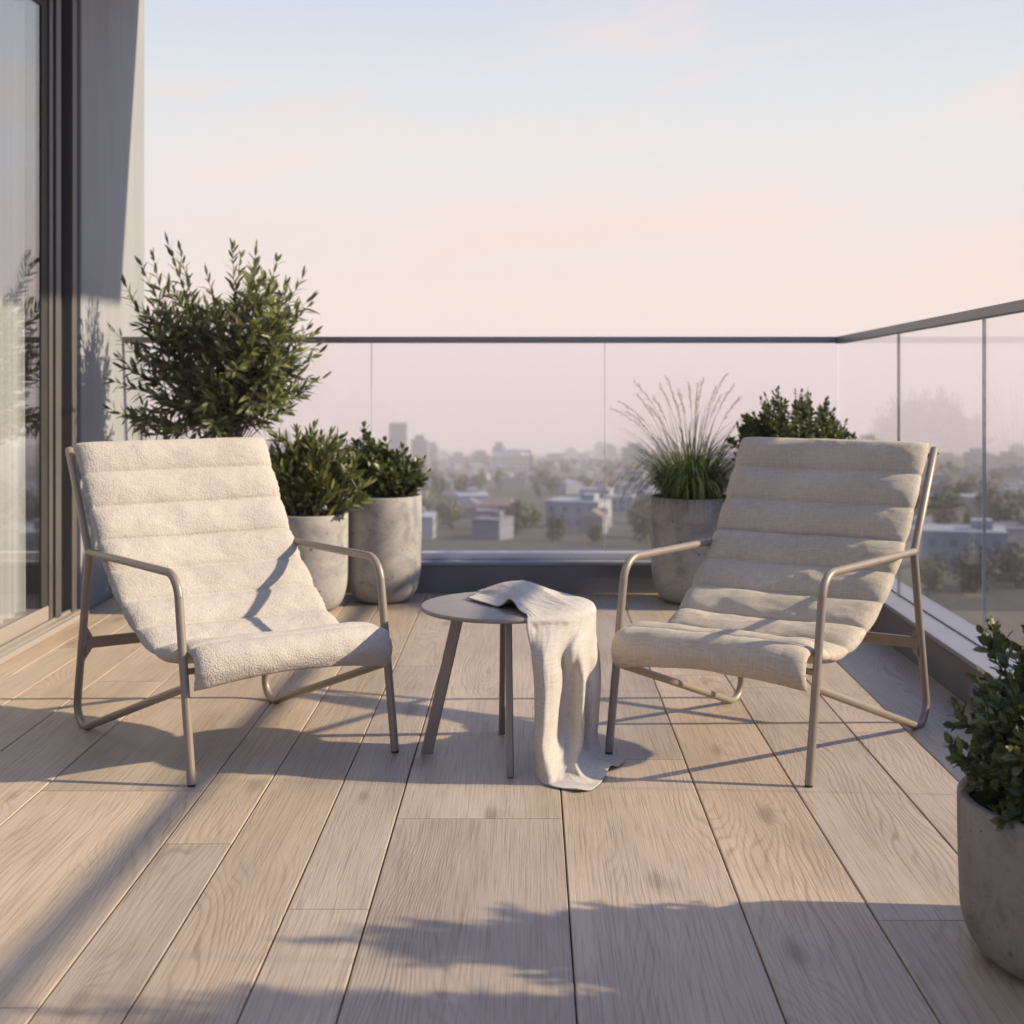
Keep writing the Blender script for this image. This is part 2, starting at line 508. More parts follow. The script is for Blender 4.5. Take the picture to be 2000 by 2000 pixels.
# ------------------------------------------------------------------ deck
lines = [-2.035, -1.90, -1.762, -1.561, -1.312, -.874, -.711, -.511, -.338, .081, .445, .713, .997, 1.172, 1.464]
joints = {4: [3.80, 2.526, 6.1], 5: [3.384, 5.6], 6: [4.9, 1.9], 7: [2.98, 5.35], 8: [3.57, 6.3], 9: [4.10, 1.6],
          10: [5.2, 2.05], 11: [2.92, 5.0], 12: [4.4], 3: [5.1, 3.2], 2: [4.2], 1: [5.7], 13: [3.4, 5.9]}
mb = MB(); rv = []
g = .0017
for i in range(len(lines)-1):
    x0, x1 = lines[i]+g, lines[i+1]-g
    ys = [-1.2] + sorted(joints.get(i, [])) + [7.03]
    for a, b in zip(ys[:-1], ys[1:]):
        y0, y1 = a+.0012, b-.0012
        c = .0022
        vs = [(x0,y0,-c),(x1,y0,-c),(x1,y1,-c),(x0,y1,-c),(x0+c,y0+c*.4,0),(x1-c,y0+c*.4,0),(x1-c,y1-c*.4,0),(x0+c,y1-c*.4,0),
              (x0,y0,-.022),(x1,y0,-.022),(x1,y1,-.022),(x0,y1,-.022)]
        fs = [(4,5,6,7),(0,1,5,4),(1,2,6,5),(2,3,7,6),(3,0,4,7),(8,9,1,0),(9,10,2,1),(10,11,3,2),(11,8,0,3)]
        mb.add(vs, fs, 0)
        rv += [random.random()]*len(fs)
n0 = len(mb.f)
mb.box(-2.3, 1.75, -1.2, 7.33, -.30, -.022, 1)
rv += [0.0]*(len(mb.f)-n0)
deck = mb.build('deck', [M['wood'], M['gap']])
a = deck.data.attributes.new('rnd', 'FLOAT', 'FACE'); a.data.foreach_set('value', rv)
tag(deck, kind='structure')

# ------------------------------------------------------------------ parapet curb
cb = empty('parapet_curb', (0, 7.1, 0))
tag(cb, 'low dark grey parapet curb with pale metal cap edging the deck below the glass', 'parapet')
def child(o, root):
    o.parent = root
    o.matrix_parent_inverse = Matrix.Translation(root.location).inverted() if root.rotation_euler.z == 0 else root.matrix_basis.inverted()
    return o
mb = MB()
mb.box(-2.05, 1.66, 7.03, 7.30, -.3, .140)
mb.box(1.464, 1.66, -1.2, 7.03, -.3, .140)
child(mb.build('wall', M['curb']), cb)
for q in ((-2.05, 1.452, 7.022, 7.128), (-2.05, 1.562, 7.134, 7.31), (1.456, 1.560, -1.2, 7.128), (1.566, 1.67, -1.2, 7.31)):
    mb = MB(); mb.box(*q, .140, .156, 0, .002)
    child(mb.build('cap', M['cap']), cb)

# ------------------------------------------------------------------ glass balustrades
def rail_z(y):      # the side rail climbs very slightly towards the viewer
    return 1.271 + (7.15-y)*.0262
gb = empty('glass_balustrade', (-.3, 7.15, .156))
tag(gb, 'frameless glass balustrade with slim dark handrail along the far edge of the deck', 'railing')
mb = MB()
mb.box(-2.05, 1.536, 7.128, 7.172, 1.240, 1.272, 0, .002)
child(mb.build('handrail', M['rail']), gb)
for q in ((7.112, 7.142), (7.158, 7.186)):
    mb = MB(); mb.box(-2.05, 1.53, *q, .157, .190, 0, .002)
    child(mb.build('base_channel', M['channel']), gb)
xs = [-2.045, -.800, .374, 1.548]
for x0, x1 in zip(xs[:-1], xs[1:]):
    mb = MB()
    mb.box(x0+.004, x1-.004, 7.145, 7.155, .17, 1.2398)
    child(mb.build('glass_panel', M['glass']), gb)
for x in xs[1:-1]:
    mb = MB(); mb.box(x-.0022, x+.0022, 7.1445, 7.1555, .19, 1.2396, 0)
    child(mb.build('panel_joint', M['glass_edge']), gb)

gs = empty('glass_balustrade', (1.556, 4.5, .156))
tag(gs, 'frameless glass balustrade running up the right side of the deck behind the linen chair', 'railing')
mb = MB()
ya, yb = 7.172, -1.2
zt0, zt1 = rail_z(ya), rail_z(yb)
vs = []
for (y, zt) in ((ya, zt0), (yb, zt1)):
    for (dx, dz) in ((-.020,-.033),(.026,-.033),(.026,0),(-.020,0)):
        vs.append((1.556+dx, y, zt+dz))
mb.add(vs, [(0,1,2,3)[::-1],(4,5,6,7),(0,4,5,1)[::-1],(1,5,6,2)[::-1],(2,6,7,3)[::-1],(3,7,4,0)[::-1]])
child(recalc(mb.build('handrail', M['rail'])), gs)
mb = MB()
mb.box(1.5615, 1.5645, -1.2, 7.11, .1565, .161)
child(mb.build('base_seal', M['seal']), gs)
ysj = [7.14, 6.005, 4.873, 3.74, 2.6, 1.46, -1.2]
for y0, y1 in zip(ysj[:-1], ysj[1:]):
    mb = MB()
    z0, z1 = rail_z(y0)-.034, rail_z(y1)-.034
    vs = [(1.551,y0-.004,.158),(1.561,y0-.004,.158),(1.561,y1+.004,.158),(1.551,y1+.004,.158),
          (1.551,y0-.004,z0),(1.561,y0-.004,z0),(1.561,y1+.004,z1),(1.551,y1+.004,z1)]
    mb.add(vs, [(0,3,2,1),(4,5,6,7),(0,1,5,4),(1,2,6,5),(2,3,7,6),(3,0,4,7)])
    child(recalc(mb.build('glass_panel', M['glass'])), gs)
for y in ysj[1:-1]:
    mb = MB(); mb.box(1.5500, 1.5620, y-.0026, y-.0002, .158, rail_z(y)-.0345, 0)
    mb.box(1.5500, 1.5620, y-.0002, y+.0026, .158, rail_z(y)-.0345, 1)
    child(mb.build('panel_joint', [M['jseal'], M['glass_edge']]), gs)

# ------------------------------------------------------------------ building on the left
bd = empty('apartment_building', (-2.05, 6.5, 0))
tag(bd, 'apartment facade with brushed grey wall panel and dark framed sliding glass door', 'building')
def bpart(name, mb, m, par=None):
    o = mb.build(name, m)
    return child(o, bd)
mb = MB()
mb.box(-2.20, -2.05, 6.487, 7.55, -14, 3.15, 0, .004)          # pier beside the door
mb.box(-2.22, -2.0, -1.5, 7.45, 3.401, 40.0)
mb.box(-2.22, -2.06, -1.5, 4.9, 3.15, 3.401)
mb.box(-7.0, -2.22, 7.40, 7.45, 3.401, 40.0)
mb.box(-2.22, -2.06, -1.5, 6.487, 2.86, 3.15)                  # lintel over the door
mb.box(-2.22, -2.05, -1.5, 2.3, 0, 2.86)                       # wall towards the viewer
mb.box(-2.22, -2.06, -1.5, 6.487, -14, -.30)
mb.box(-2.30, -2.06, -1.5, 6.487, -.30, -.001)
mb.box(-7.0, -2.22, 7.40, 7.55, -14, 3.15)                     # rear facade
bpart('wall', mb, M['wall'])
mb = MB()
mb.add([(-7,4.9,3.15),(1.1,4.9,3.15),(1.1,6.90,3.15),(-2.05,7.47,3.15),(-7,7.6,3.15),
        (-7,4.9,3.40),(1.1,4.9,3.40),(1.1,6.90,3.40),(-2.05,7.47,3.40),(-7,7.6,3.40)],
       [(4,3,2,1,0),(5,6,7,8,9),(0,1,6,5),(1,2,7,6),(2,3,8,7),(3,4,9,8),(4,0,5,9)])
recalc(bpart('shade_slab', mb, M['soffit']))  # unseen slab, added and shaped for the shade on wall and door
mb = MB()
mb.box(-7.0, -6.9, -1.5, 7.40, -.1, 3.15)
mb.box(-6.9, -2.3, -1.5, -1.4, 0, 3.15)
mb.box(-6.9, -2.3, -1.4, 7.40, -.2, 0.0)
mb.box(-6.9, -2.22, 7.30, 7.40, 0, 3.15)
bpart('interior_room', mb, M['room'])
mb = MB()
mb.box(-2.16, -2.085, 6.15, 6.18, .026, 2.86)
mb.box(-2.16, -2.10, 6.245, 6.37, .026, 2.86)
mb.box(-2.16, -2.10, 6.43, 6.487, .0, 2.86)
mb.box(-2.20, -2.075, 2.3, 6.487, 2.78, 2.859)
bpart('door_frame', mb, M['bronze'])
mb = MB()
mb.box(-2.16, -2.062, 6.18, 6.245, .026, 2.775, 0, .003)
mb.box(-2.16, -2.052, 6.37, 6.43, .0, 2.78, 0, .003)
bpart('frame_edge', mb, M['bronze_l'])
mb = MB()
mb.box(-2.21, -2.00, 2.3, 6.44, .0005, .024, 0, .003)
mb.box(-2.075, -2.062, 2.3, 6.40, .0245, .034)
mb.box(-2.035, -2.022, 2.3, 6.42, .0245, .030)
bpart('door_track', mb, M['sill'])
dl = bpart('sliding_door', (lambda m_: (m_.box(-2.145, -2.074, 6.03, 6.105, .036, 2.775, 0, .002), m_.box(-2.145, -2.074, 2.3, 2.4, .036, 2.775, 0, .002), m_.box(-2.145, -2.074, 4.10, 4.20, .036, 2.775, 0, .002), m_.box(-2.145, -2.074, 2.4, 6.03, 2.66, 2.775))[-1] or m_)(MB()), M['bronze'])
mb = MB(); mb.box(-2.140, -2.066, 6.106, 6.149, .036, 2.775, 0, .002)
o = mb.build('stile_bead', M['bronze_l']); o.parent = dl
mb = MB(); mb.box(-2.150, -2.071, 2.41, 6.03, .036, .098, 0, .003); mb.box(-2.150, -2.0705, 6.03, 6.11, .0355, .098, 0, .003)
o = mb.build('bottom_rail', M['sill']); o.parent = dl
mb = MB(); mb.box(-2.088, -2.080, 4.2, 6.03, .098, 2.66); mb.box(-2.088, -2.080, 2.4, 4.10, .098, 2.66)
o = mb.build('glass_pane', M['door_glass']); o.parent = dl
mb = MB(); mb.box(-2.075, -2.045, 7.425, 7.552, -.2, .835, 0, .003); mb.box(-2.0449, -2.03, 7.45, 7.53, -.2, .83, 0, .003)
bpart('edge_trim', mb, M['cap'])

# curtain behind the door glass
rows = []
ny = 420
for i in range(ny+1):
    s = i/ny
    y = 4.22 + s*1.79
    ph = s*1.79/.12*2*math.pi + 1.1*math.sin(s*19) + .8*math.sin(s*43+1)
    xx = -2.138 + .018*math.sin(ph) + .006*math.sin(ph*2.0+s*31) + .004*math.sin(s*57)
    yy = y + .010*math.cos(ph*1.0)
    rows.append([(xx + .003*math.sin(z*1.7+ph), yy, z) for z in (.04, .4, .9, 1.4, 2.0, 2.5, 2.655)])
mb = MB(); mb.grid(rows)
cur = mb.build('curtain', M['curtain'])
tag(cur, 'pale full-length curtain hanging in folds behind the sliding glass door', 'curtain')

# ------------------------------------------------------------------ lounge chairs
SL = [(.018,.250),(.002,.305),(.022,.346),(.080,.346),(.155,.322),(.235,.312),(.325,.325),(.415,.366),
      (.50,.425),(.60,.512),(.69,.618),(.765,.735),(.835,.845),(.862,.888)]
def sling_curve():
    P = [np.array(p) for p in SL]
    pts = [catmull(P, k) for k in np.linspace(0, len(P)-1, 500)]
    d = [0]
    for a, b in zip(pts[:-1], pts[1:]): d.append(d[-1]+np.linalg.norm(b-a))
    return np.array(pts), np.array(d)
SPTS, SDIST = sling_curve()
SLEN = SDIST[-1]
def sling_at(s):
    y = np.interp(s, SDIST, SPTS[:,0]); z = np.interp(s, SDIST, SPTS[:,1])
    e = .02
    y0 = np.interp(s-e, SDIST, SPTS[:,0]); z0 = np.interp(s-e, SDIST, SPTS[:,1])
    y1 = np.interp(s+e, SDIST, SPTS[:,0]); z1 = np.interp(s+e, SDIST, SPTS[:,1])
    t = np.array([y1-y0, z1-z0]); t /= np.linalg.norm(t)
    return y, z, -t[1], t[0]          # point, normal (towards the sitter)

def cushion_mesh(mat, parent, nch, fluffy, seed):
    NU = 260; NV = 84
    w = .297
    first = .135                                # the roll over the front bar
    chl = (SLEN-first)/(nch-1)
    top, bot, uvt = [], [], []
    for i in range(NU+1):
        s = SLEN*i/NU
        if s < first: f = s/first
        else: f = ((s-first)/chl) % 1.0
        if i == NU: f = 1.0
        cell = math.sin(math.pi*f)
        p = abs(cell)**(.40 if not fluffy else .46)
        # rounded ends
        e = min(1.0, s/.02, (SLEN-s)/.022)
        e = math.sqrt(max(0, 1-(1-e)**2))
        y, z, ny, nz = sling_at(s)
        rt, rb = [], []
        for j in range(NV+1):
            q = -1+2*j/NV
            q = math.sin(q*math.pi/2)*.35 + q*.65
            x = w*q*(1 + .055*min(1, max(0, (s-.35)/.3)))
            seamw = .006*(1-p)
            nv = noise.noise((x*9+seed, s*9, seed)) 
            wrk = noise.noise((x*26+seed*3, s*44, seed))
            edge = max(0, 1-abs(q)**9)**.5
            nx = noise.noise((x*16+seed, s*3, 7.7))
            amp = (.0265 if not fluffy else .0225)*(1+.18*nv)*(.72 if s < first else 1)
            ht = (.016 + amp*p + (.0022*wrk) + .003*nv)*edge*e
            hb = (.012 + .012*p)*edge*e
            if fluffy:
                fl = noise.fractal((x*120+seed, s*120, seed), 1.0, 2.0, 2)
                fl2 = noise.noise((x*160, s*160, seed+4))
                ht += (.0013*fl+.0006*fl2)*e
                x += .0034*noise.noise((s*85, q*2, seed+9))*abs(q)**6
            else:
                ht += .0007*noise.noise((x*120, s*120, seed))
                x += .0012*noise.noise((s*90, q*2, seed+9))*abs(q)**6
            x -= math.copysign(seamw, x)*abs(q)**10
            # seam line wanders a little
            dz = .004*nx*(1-p)
            # front lower edge arches up in the middle
            arch = .030*(1-(x/w)**2)*max(0, 1-s/.13)
            sag = -.010*(1-(x/w)**2)*(1 if .12 < s < SLEN-.05 else 0)
            sag = -.012*(1-(x/w)**2)*math.sin(math.pi*min(1, max(0, (s-.08)/(SLEN-.12))))
            rt.append((x, y+ny*(ht+sag)+dz*nz*0, z+nz*(ht+sag)+arch))
            rb.append((x, y-ny*(hb-sag), z-nz*(hb-sag)+arch))
        top.append(rt); bot.append(rb)
    mb = MB()
    mb.grid(top)
    nb = len(mb.v)
    mb.grid([r[::-1] for r in bot])
    o = mb.build('cushion', mat, parent)
    uv = o.data.uv_layers.new(name='UVMap')
    co = np.array([( (v_.co.x), 0) for v_ in o.data.vertices])
    n1 = (NU+1)*(NV+1)
    svals = np.repeat(np.arange(NU+1)/NU*SLEN, NV+1)
    sv = np.concatenate([svals, svals])
    lu = np.zeros(len(o.data.loops), dtype=np.int32); o.data.loops.foreach_get('vertex_index', lu)
    uvd = np.stack([co[lu,0], sv[lu]], 1).astype(np.float32).ravel()
    uv.data.foreach_set('uv', uvd)
    import bmesh
    bm = bmesh.new(); bm.from_mesh(o.data)
    bmesh.ops.remove_doubles(bm, verts=bm.verts, dist=.0004)
    bmesh.ops.recalc_face_normals(bm, faces=bm.faces)
    bm.to_mesh(o.data); bm.free()
    for pl in o.data.polygons: pl.use_smooth = True
    return o

HW = .307           # half distance between the side frames
RT = .0118
def make_chair(loc, rz, mat, label, nch, fluffy, seed, skew):
    root = empty('lounge_chair', loc, rz)
    tag(root, label, 'lounge chair')
    F = M['taupe']
    cushion_mesh(mat, root, nch, fluffy, seed)
    for sx in (-1, 1):
        x = sx*HW
        foot = (x, 0, .005); corner = (x, .092, .562); joint = (x, .745, .555)
        path = fillet([foot, corner, joint], [.075], 12)
        mb = MB(); mb.tube(path[:2], RT, 16, 0); mb.build('front_leg', F, root)
        mb = MB(); mb.tube(path[1:], RT, 16, 0); mb.build('armrest', F, root)
        back = (x, .915, .868)
        mb = MB(); mb.tube([joint, (x, .749, .563), back, (x, .9165, .871)], [RT, RT, RT, RT*.7], 16); mb.build('back_post', F, root)
        rp = fillet([(x, .742, .548), (x, .862, -.028), (x, .043, .258)], [.062], 14)
        mb = MB(); mb.tube(rp[:2], RT, 16); mb.build('rear_leg', F, root)
        mb = MB(); mb.tube(rp[1:], RT, 16); mb.build('runner', F, root)
        mb = MB(); mb.tube([(x,0,0),(x,0,.006)], RT*.9, 12); mb.build('foot_glide', M['rubber'], root)
        mb = MB(); mb.tube([(x,.780,0),(x,.780,.010)], RT*.8, 12); mb.build('foot_glide', M['rubber'], root)
        mb = MB(); mb.tube([(x, .918, .856), (x+sx*.004, .932, .851)], .0055, 8); mb.build('bolt', M['rubber'], root)
    mb = MB()
    mb.bar((-HW, .797, .262), (HW, .797, .262), .036, .010, (0, -.18, 1))
    for sx in (-1, 1):      # the flared ends
        x = sx*(HW-.008)
        mb.add([(x,.792,.244),(x,.792,.280),(x,.784,.318),(x,.801,.206),(x-sx*.022,.796,.244),(x-sx*.022,.793,.280),
                (x,.803,.244),(x,.803,.280)],
               [(0,1,5,4),(1,2,5),(0,4,3),(2,7,5),(3,4,6),(1,2,7),(0,6,3),(4,5,7,6)])
    mb.build('crossbar', F, root)
    mb = MB(); mb.tube([(-HW, .05, .300), (HW, .05, .300)], .009, 12); mb.build('front_bar', F, root)
    mb = MB(); mb.tube([(-HW, .905, .845), (HW, .905, .845)], .009, 12); mb.build('top_bar', F, root)
    for ch in root.children:            # the frame is racked a touch and a little wider at the back
        for v_ in ch.data.vertices:
            v_.co.x *= 1 + .03*max(0, v_.co.y)
            v_.co.y += skew*v_.co.x
    return root

make_chair((-.657, 4.008, 0), R(37.6), M['boucle'], 'lounge chair with cream boucle cushion beside the olive tree', 10, True, 3.1, -.085)
make_chair((.491, 4.000, 0), R(-36.2), M['linen'], 'lounge chair with beige linen channel cushion near the right glass railing', 10, False, 8.4, .075)

# ------------------------------------------------------------------ side table
TC = (-.072, 4.16); TZ = .438; TR = .25
tb = empty('side_table', (TC[0], TC[1], 0))
tag(tb, 'small round taupe side table with flat splayed legs between the two chairs', 'side table')
mb = MB()
mb.lathe([(.002, TZ-.013), (TR-.006, TZ-.013), (TR-.001, TZ-.010), (TR, TZ-.004), (TR-.002, TZ-.001), (TR-.006, TZ), (.002, TZ)], 96)
mb.build('tabletop', M['table'], tb)
for k in range(4):
    an = R(180+90*k+ (4 if k % 2 else -2))
    d = Vector((math.cos(an), math.sin(an), 0))
    mb = MB(); mb.bar(d*.135+Vector((0,0,TZ-.013)), d*.232, .034, .019, d, 0, .003)
    mb.build('leg', M['tleg'], tb)
mb = MB()
mb.bar((-.13,0,TZ-.0235), (.13,0,TZ-.0235), .03, .018, (0,1,0)); mb.bar((0,-.13,TZ-.0245), (0,.13,TZ-.0245), .03, .019, (1,0,0))
mb.build('under_frame', M['tleg'], tb)

# ------------------------------------------------------------------ linen throw
def rim(a, r=TR, z=TZ+.004):
    return (TC[0]+r*math.cos(R(a)), TC[1]+r*math.sin(R(a)), z)
T0 = TZ+.0035
CR = []
# columns run from the front edge of the throw to its back edge
CR.append([(-.190,4.236,T0+.003), (-.178,4.265,T0+.002), (-.165,4.295,T0+.004), (-.155,4.320,T0+.010), (-.142,4.345,T0+.006), (-.128,4.365,T0+.004), (-.112,4.385,T0+.003), (-.098,4.395,T0+.003), (-.09,4.398,T0+.002)])
CR.append([(-.140,4.155,T0+.003), (-.125,4.190,T0+.002), (-.110,4.225,T0+.003), (-.095,4.262,T0+.026), (-.085,4.300,T0+.034), (-.075,4.330,T0+.026), (-.062,4.355,T0+.012), (-.05,4.372,T0+.006), (-.04,4.388,T0+.003)])
CR.append([(-.090,4.080,T0+.004), (-.078,4.118,T0+.003), (-.062,4.160,T0+.002), (-.045,4.205,T0+.018), (-.035,4.245,T0+.040), (-.025,4.285,T0+.043), (-.015,4.325,T0+.034), (-.005,4.358,T0+.018), (.005,4.385,T0+.004)])
CR.append([(-.058,4.030,T0+.032), (-.047,4.060,T0+.026), (-.032,4.105,T0+.006), (-.012,4.150,T0+.005), (.005,4.190,T0+.018), (.020,4.235,T0+.030), (.035,4.280,T0+.026), (.045,4.320,T0+.016), (.055,4.355,T0+.004)])
CR.append([(-.030,3.985,T0+.008), (-.015,4.010,T0+.012), (.005,4.045,T0+.004), (.030,4.085,T0+.003), (.050,4.125,T0+.006), (.068,4.165,T0+.014), (.080,4.210,T0+.012), (.092,4.255,T0+.006), (.105,4.300,T0+.003)])
CR.append([(-.010,3.945,T0+.002), (.010,3.955,T0+.003), (.042,3.972,T0+.004), (.075,3.995,T0+.003), (.105,4.030,T0+.003), (.125,4.070,T0+.005), (.140,4.120,T0+.006), (.148,4.170,T0+.005), (.152,4.225,T0+.003)])
# just over the rim
angs = [-76, -66, -55, -44, -33, -22, -11, 1, 14]
CR.append([rim(a, TR+.007, TZ-.004) for a in angs])
CR.append([rim(a, TR+.012, TZ-.03) for a in angs])
def hang(z, cols): return [(x, 3.925+(y-3.925)*1.22, z) for x, y in cols]
CR.append(hang(.340, [(.003,3.905),(.030,3.882),(.062,3.900),(.088,3.938),(.120,3.940),(.150,3.965),(.172,4.035),(.190,4.085),(.196,4.160)]))
CR.append(hang(.260, [(.010,3.902),(.036,3.870),(.066,3.890),(.090,3.955),(.118,3.965),(.148,3.950),(.160,4.035),(.192,4.065),(.204,4.140)]))
CR.append(hang(.180, [(.012,3.900),(.034,3.862),(.060,3.888),(.082,3.958),(.112,3.972),(.146,3.940),(.152,4.040),(.186,4.055),(.206,4.125)]))
CR.append(hang(.110, [(.010,3.902),(.028,3.865),(.052,3.885),(.078,3.950),(.110,3.965),(.145,3.940),(.150,4.050),(.180,4.060),(.200,4.125)]))
CR.append(hang(.055, [(.012,3.905),(.028,3.870),(.052,3.872),(.082,3.915),(.110,3.930),(.136,3.925),(.146,4.055),(.174,4.068),(.196,4.130)]))
CR.append([(.016,3.895,.022),(.032,3.862,.014),(.056,3.850,.012),(.082,3.872,.016),(.108,3.895,.030),(.130,3.900,.042),(.156,4.040,.036),(.184,4.056,.020),(.208,4.120,.024)])
CR.append([(.032,3.872,.005),(.048,3.840,.005),(.070,3.826,.006),(.096,3.838,.008),(.122,3.862,.014),(.146,3.885,.020),(.174,4.015,.026),(.196,4.040,.006),(.218,4.100,.014)])
CR.append([(.062,3.848,.005),(.082,3.820,.004),(.104,3.806,.006),(.128,3.814,.005),(.150,3.842,.006),(.172,3.880,.008),(.200,4.002,.020),(.222,4.030,.005),(.248,4.088,.012)])
CR.append([(.098,3.824,.004),(.112,3.800,.007),(.134,3.786,.010),(.158,3.796,.004),(.178,3.828,.005),(.196,3.878,.006),(.226,3.994,.012),(.248,4.022,.005),(.274,4.074,.010)])
CRn = [[np.array(p) for p in r] for r in CR]
NR, NC = len(CR), len(CR[0])
UR, UC = (NR-1)*9, (NC-1)*9
colsp = [[catmull([CRn[i][j] for i in range(NR)], k/9) for k in range(UR+1)] for j in range(NC)]
pts = []
for k in range(UR+1):
    row = []
    for q in range(UC+1):
        p = catmull([colsp[j][k] for j in range(NC)], q/9).copy()
        # small creases
        u, w_ = q/9, k/9
        cr = noise.noise((u*1.3, w_*.45, 2.2))
        cr2 = noise.noise((u*3.4, w_*.9, 5.2))
        if k/9 > 6.4:
            cr3 = noise.noise((u*2.2+w_*1.1, w_*1.6-u*.8, 8.1)); cr4 = noise.noise((u*6+w_*1.5, w_*2.6, 1.1))
            p[1] -= .007*cr + .0025*cr2 + .004*abs(cr3) + .0006*cr4
            p[0] += .003*noise.noise((w_*.8, 3.3, u*.3))
            p[2] = max(p[2], .004)
        else:
            p[2] += .004*max(0, cr) + .003*abs(cr2) + .002*abs(noise.noise((u*2.6, w_*3.1, 4.4)))
            rr = math.hypot(p[0]-TC[0], p[1]-TC[1])
            if rr < TR: p[2] = max(p[2], TZ+.0022)
        row.append(tuple(p))
    pts.append(row)
mb = MB(); mb.grid(pts)
th = mb.build('throw_blanket', M['throw'])
uv = th.data.uv_layers.new(name='UVMap')
lu = np.zeros(len(th.data.loops), dtype=np.int32); th.data.loops.foreach_get('vertex_index', lu)
uu = np.tile(np.arange(UC+1)/UC*.36, UR+1); vv = np.repeat(np.arange(UR+1)/UR*.95, UC+1)
uv.data.foreach_set('uv', np.stack([uu[lu], vv[lu]], 1).astype(np.float32).ravel())
sm = th.modifiers.new('cloth_thickness', 'SOLIDIFY'); sm.thickness = .0032; sm.offset = 0
tag(th, 'crumpled beige linen throw draped over the side table and trailing on the deck', 'throw')

# ------------------------------------------------------------------ plants
def leaf_template(kind):
    """unit leaf along +y, width along x; returns verts, faces"""
    if kind == 'slim':   secs = [(.18,.30),(.50,.50),(.80,.30)]
    elif kind == 'oval': secs = [(.22,.38),(.55,.50),(.84,.34)]
    else:                secs = [(.2,.4),(.5,.5),(.8,.36)]
    vs = [(0,0,0)]
    for (y, w) in secs:
        zc = -.10*math.sin(y*math.pi)*.0
        vs += [(-w, y, .10*w), (0, y, -.05), (w, y, .10*w)]
    vs.append((0, 1, 0))
    fs = [(0,2,1),(0,3,2)]
    for k in range(2):
        b = 1+3*k
        fs += [(b,b+1,b+4,b+3),(b+1,b+2,b+5,b+4)]
    fs += [(7,8,10),(8,9,10)]
    return np.array(vs, float), fs
class Leaves:
    def __init__(self, kind):
        self.tv, self.tf = leaf_template(kind)
        self.V, self.F, self.A = [], [], []
        self.n = 0
    def add(self, p, d, nrm, L, W, curl=.15, var=None):
        d = d/np.linalg.norm(d)
        x = np.cross(d, nrm); lx = np.linalg.norm(x)
        if lx < 1e-4: x = np.array([1.,0,0])
        else: x = x/lx
        z = np.cross(x, d)
        T = self.tv
        tw = random.uniform(-.5, .5)   # a small twist so that leaves catch the light differently
        x, z = x*math.cos(tw)+z*math.sin(tw), z*math.cos(tw)-x*math.sin(tw)
        yy = T[:,1]
        bend = -curl*L*(yy**2)
        V = p + np.outer(T[:,0]*W, x) + np.outer(yy*L, d) + np.outer(T[:,2]*W + bend, z)
        self.V.append(V)
        self.F += [tuple(i+self.n for i in f) for f in self.tf]
        self.A.append(np.full(len(T), random.random() if var is None else var))
        self.n += len(T)
    def build(self, mat, parent, name='foliage'):
        me = bpy.data.meshes.new(name)
        me.from_pydata(np.concatenate(self.V).tolist(), [], self.F)
        me.materials.append(mat)
        a = me.attributes.new('leaf_var', 'FLOAT', 'POINT')
        a.data.foreach_set('value', np.concatenate(self.A).astype(np.float32))
        me.polygons.foreach_set('use_smooth', [True]*len(me.polygons))
        me.update()
        o = bpy.data.objects.new(name, me); COL.objects.link(o); o.parent = parent
        return o

def unit(v):
    v = np.array(v, float); return v/np.linalg.norm(v)
def rvec():
    return unit(rng.normal(size=3))
def bez(a, b, c, n):
    ts = np.linspace(0, 1, n)[:,None]
    return (1-ts)**2*a + 2*ts*(1-ts)*b + ts**2*c

def leafy_path(lv, path, L, W, step, start=.3, ang=(35,60), pairs=True, curl=.15, taper=True, tip=True):
    """put leaves along a path"""
    seg = np.diff(path, axis=0); sl = np.linalg.norm(seg, axis=1); cum = np.concatenate([[0], np.cumsum(sl)])
    tot = cum[-1]
    s = tot*start; k = 0
    rot = random.random()*6.28
    while s < tot*.985:
        i = min(np.searchsorted(cum, s)-1, len(seg)-1); i = max(i, 0)
        p = path[i] + seg[i]*((s-cum[i])/max(sl[i], 1e-6))
        t = unit(seg[i])
        ref = np.array([0,0,1.]) if abs(t[2]) < .9 else np.array([1.,0,0])
        u = unit(np.cross(t, ref)); w = np.cross(t, u)
        f = s/tot
        for m in ((0, 1) if pairs else (0,)):
            a = rot + k*(1.571 if pairs else 2.4) + m*math.pi + random.uniform(-.4,.4)
            side = u*math.cos(a)+w*math.sin(a)
            an = R(random.uniform(*ang))*(1.1-.5*f)
            d = t*math.cos(an)+side*math.sin(an) + rvec()*.12
            sc = random.uniform(.72, 1.12)*(1 if not taper else (1.05-.45*max(0, f-.6)/.4))
            nrm = unit(t*math.sin(an) - side*math.cos(an) + np.array([0,0,.55]) + rvec()*.35)
            if np.dot(nrm, [0,0,1]) < 0 and random.random() < .6: nrm = -nrm
            lv.add(p, d, nrm, L*sc, W*sc, curl*random.uniform(.2,1.6))
        s += step*random.uniform(.75,1.3); k += 1
    if tip:
        t = unit(seg[-1])
        for m in range(2):
            lv.add(path[-1], t+rvec()*.3, rvec(), L*.8*random.uniform(.6,1), W*.75, .1)

def tube_np(mb, path, r0, r1, n=6):
    k = len(path)
    mb.tube([tuple(p) for p in path], [r0+(r1-r0)*i/(k-1) for i in range(k)], n, 0, True)

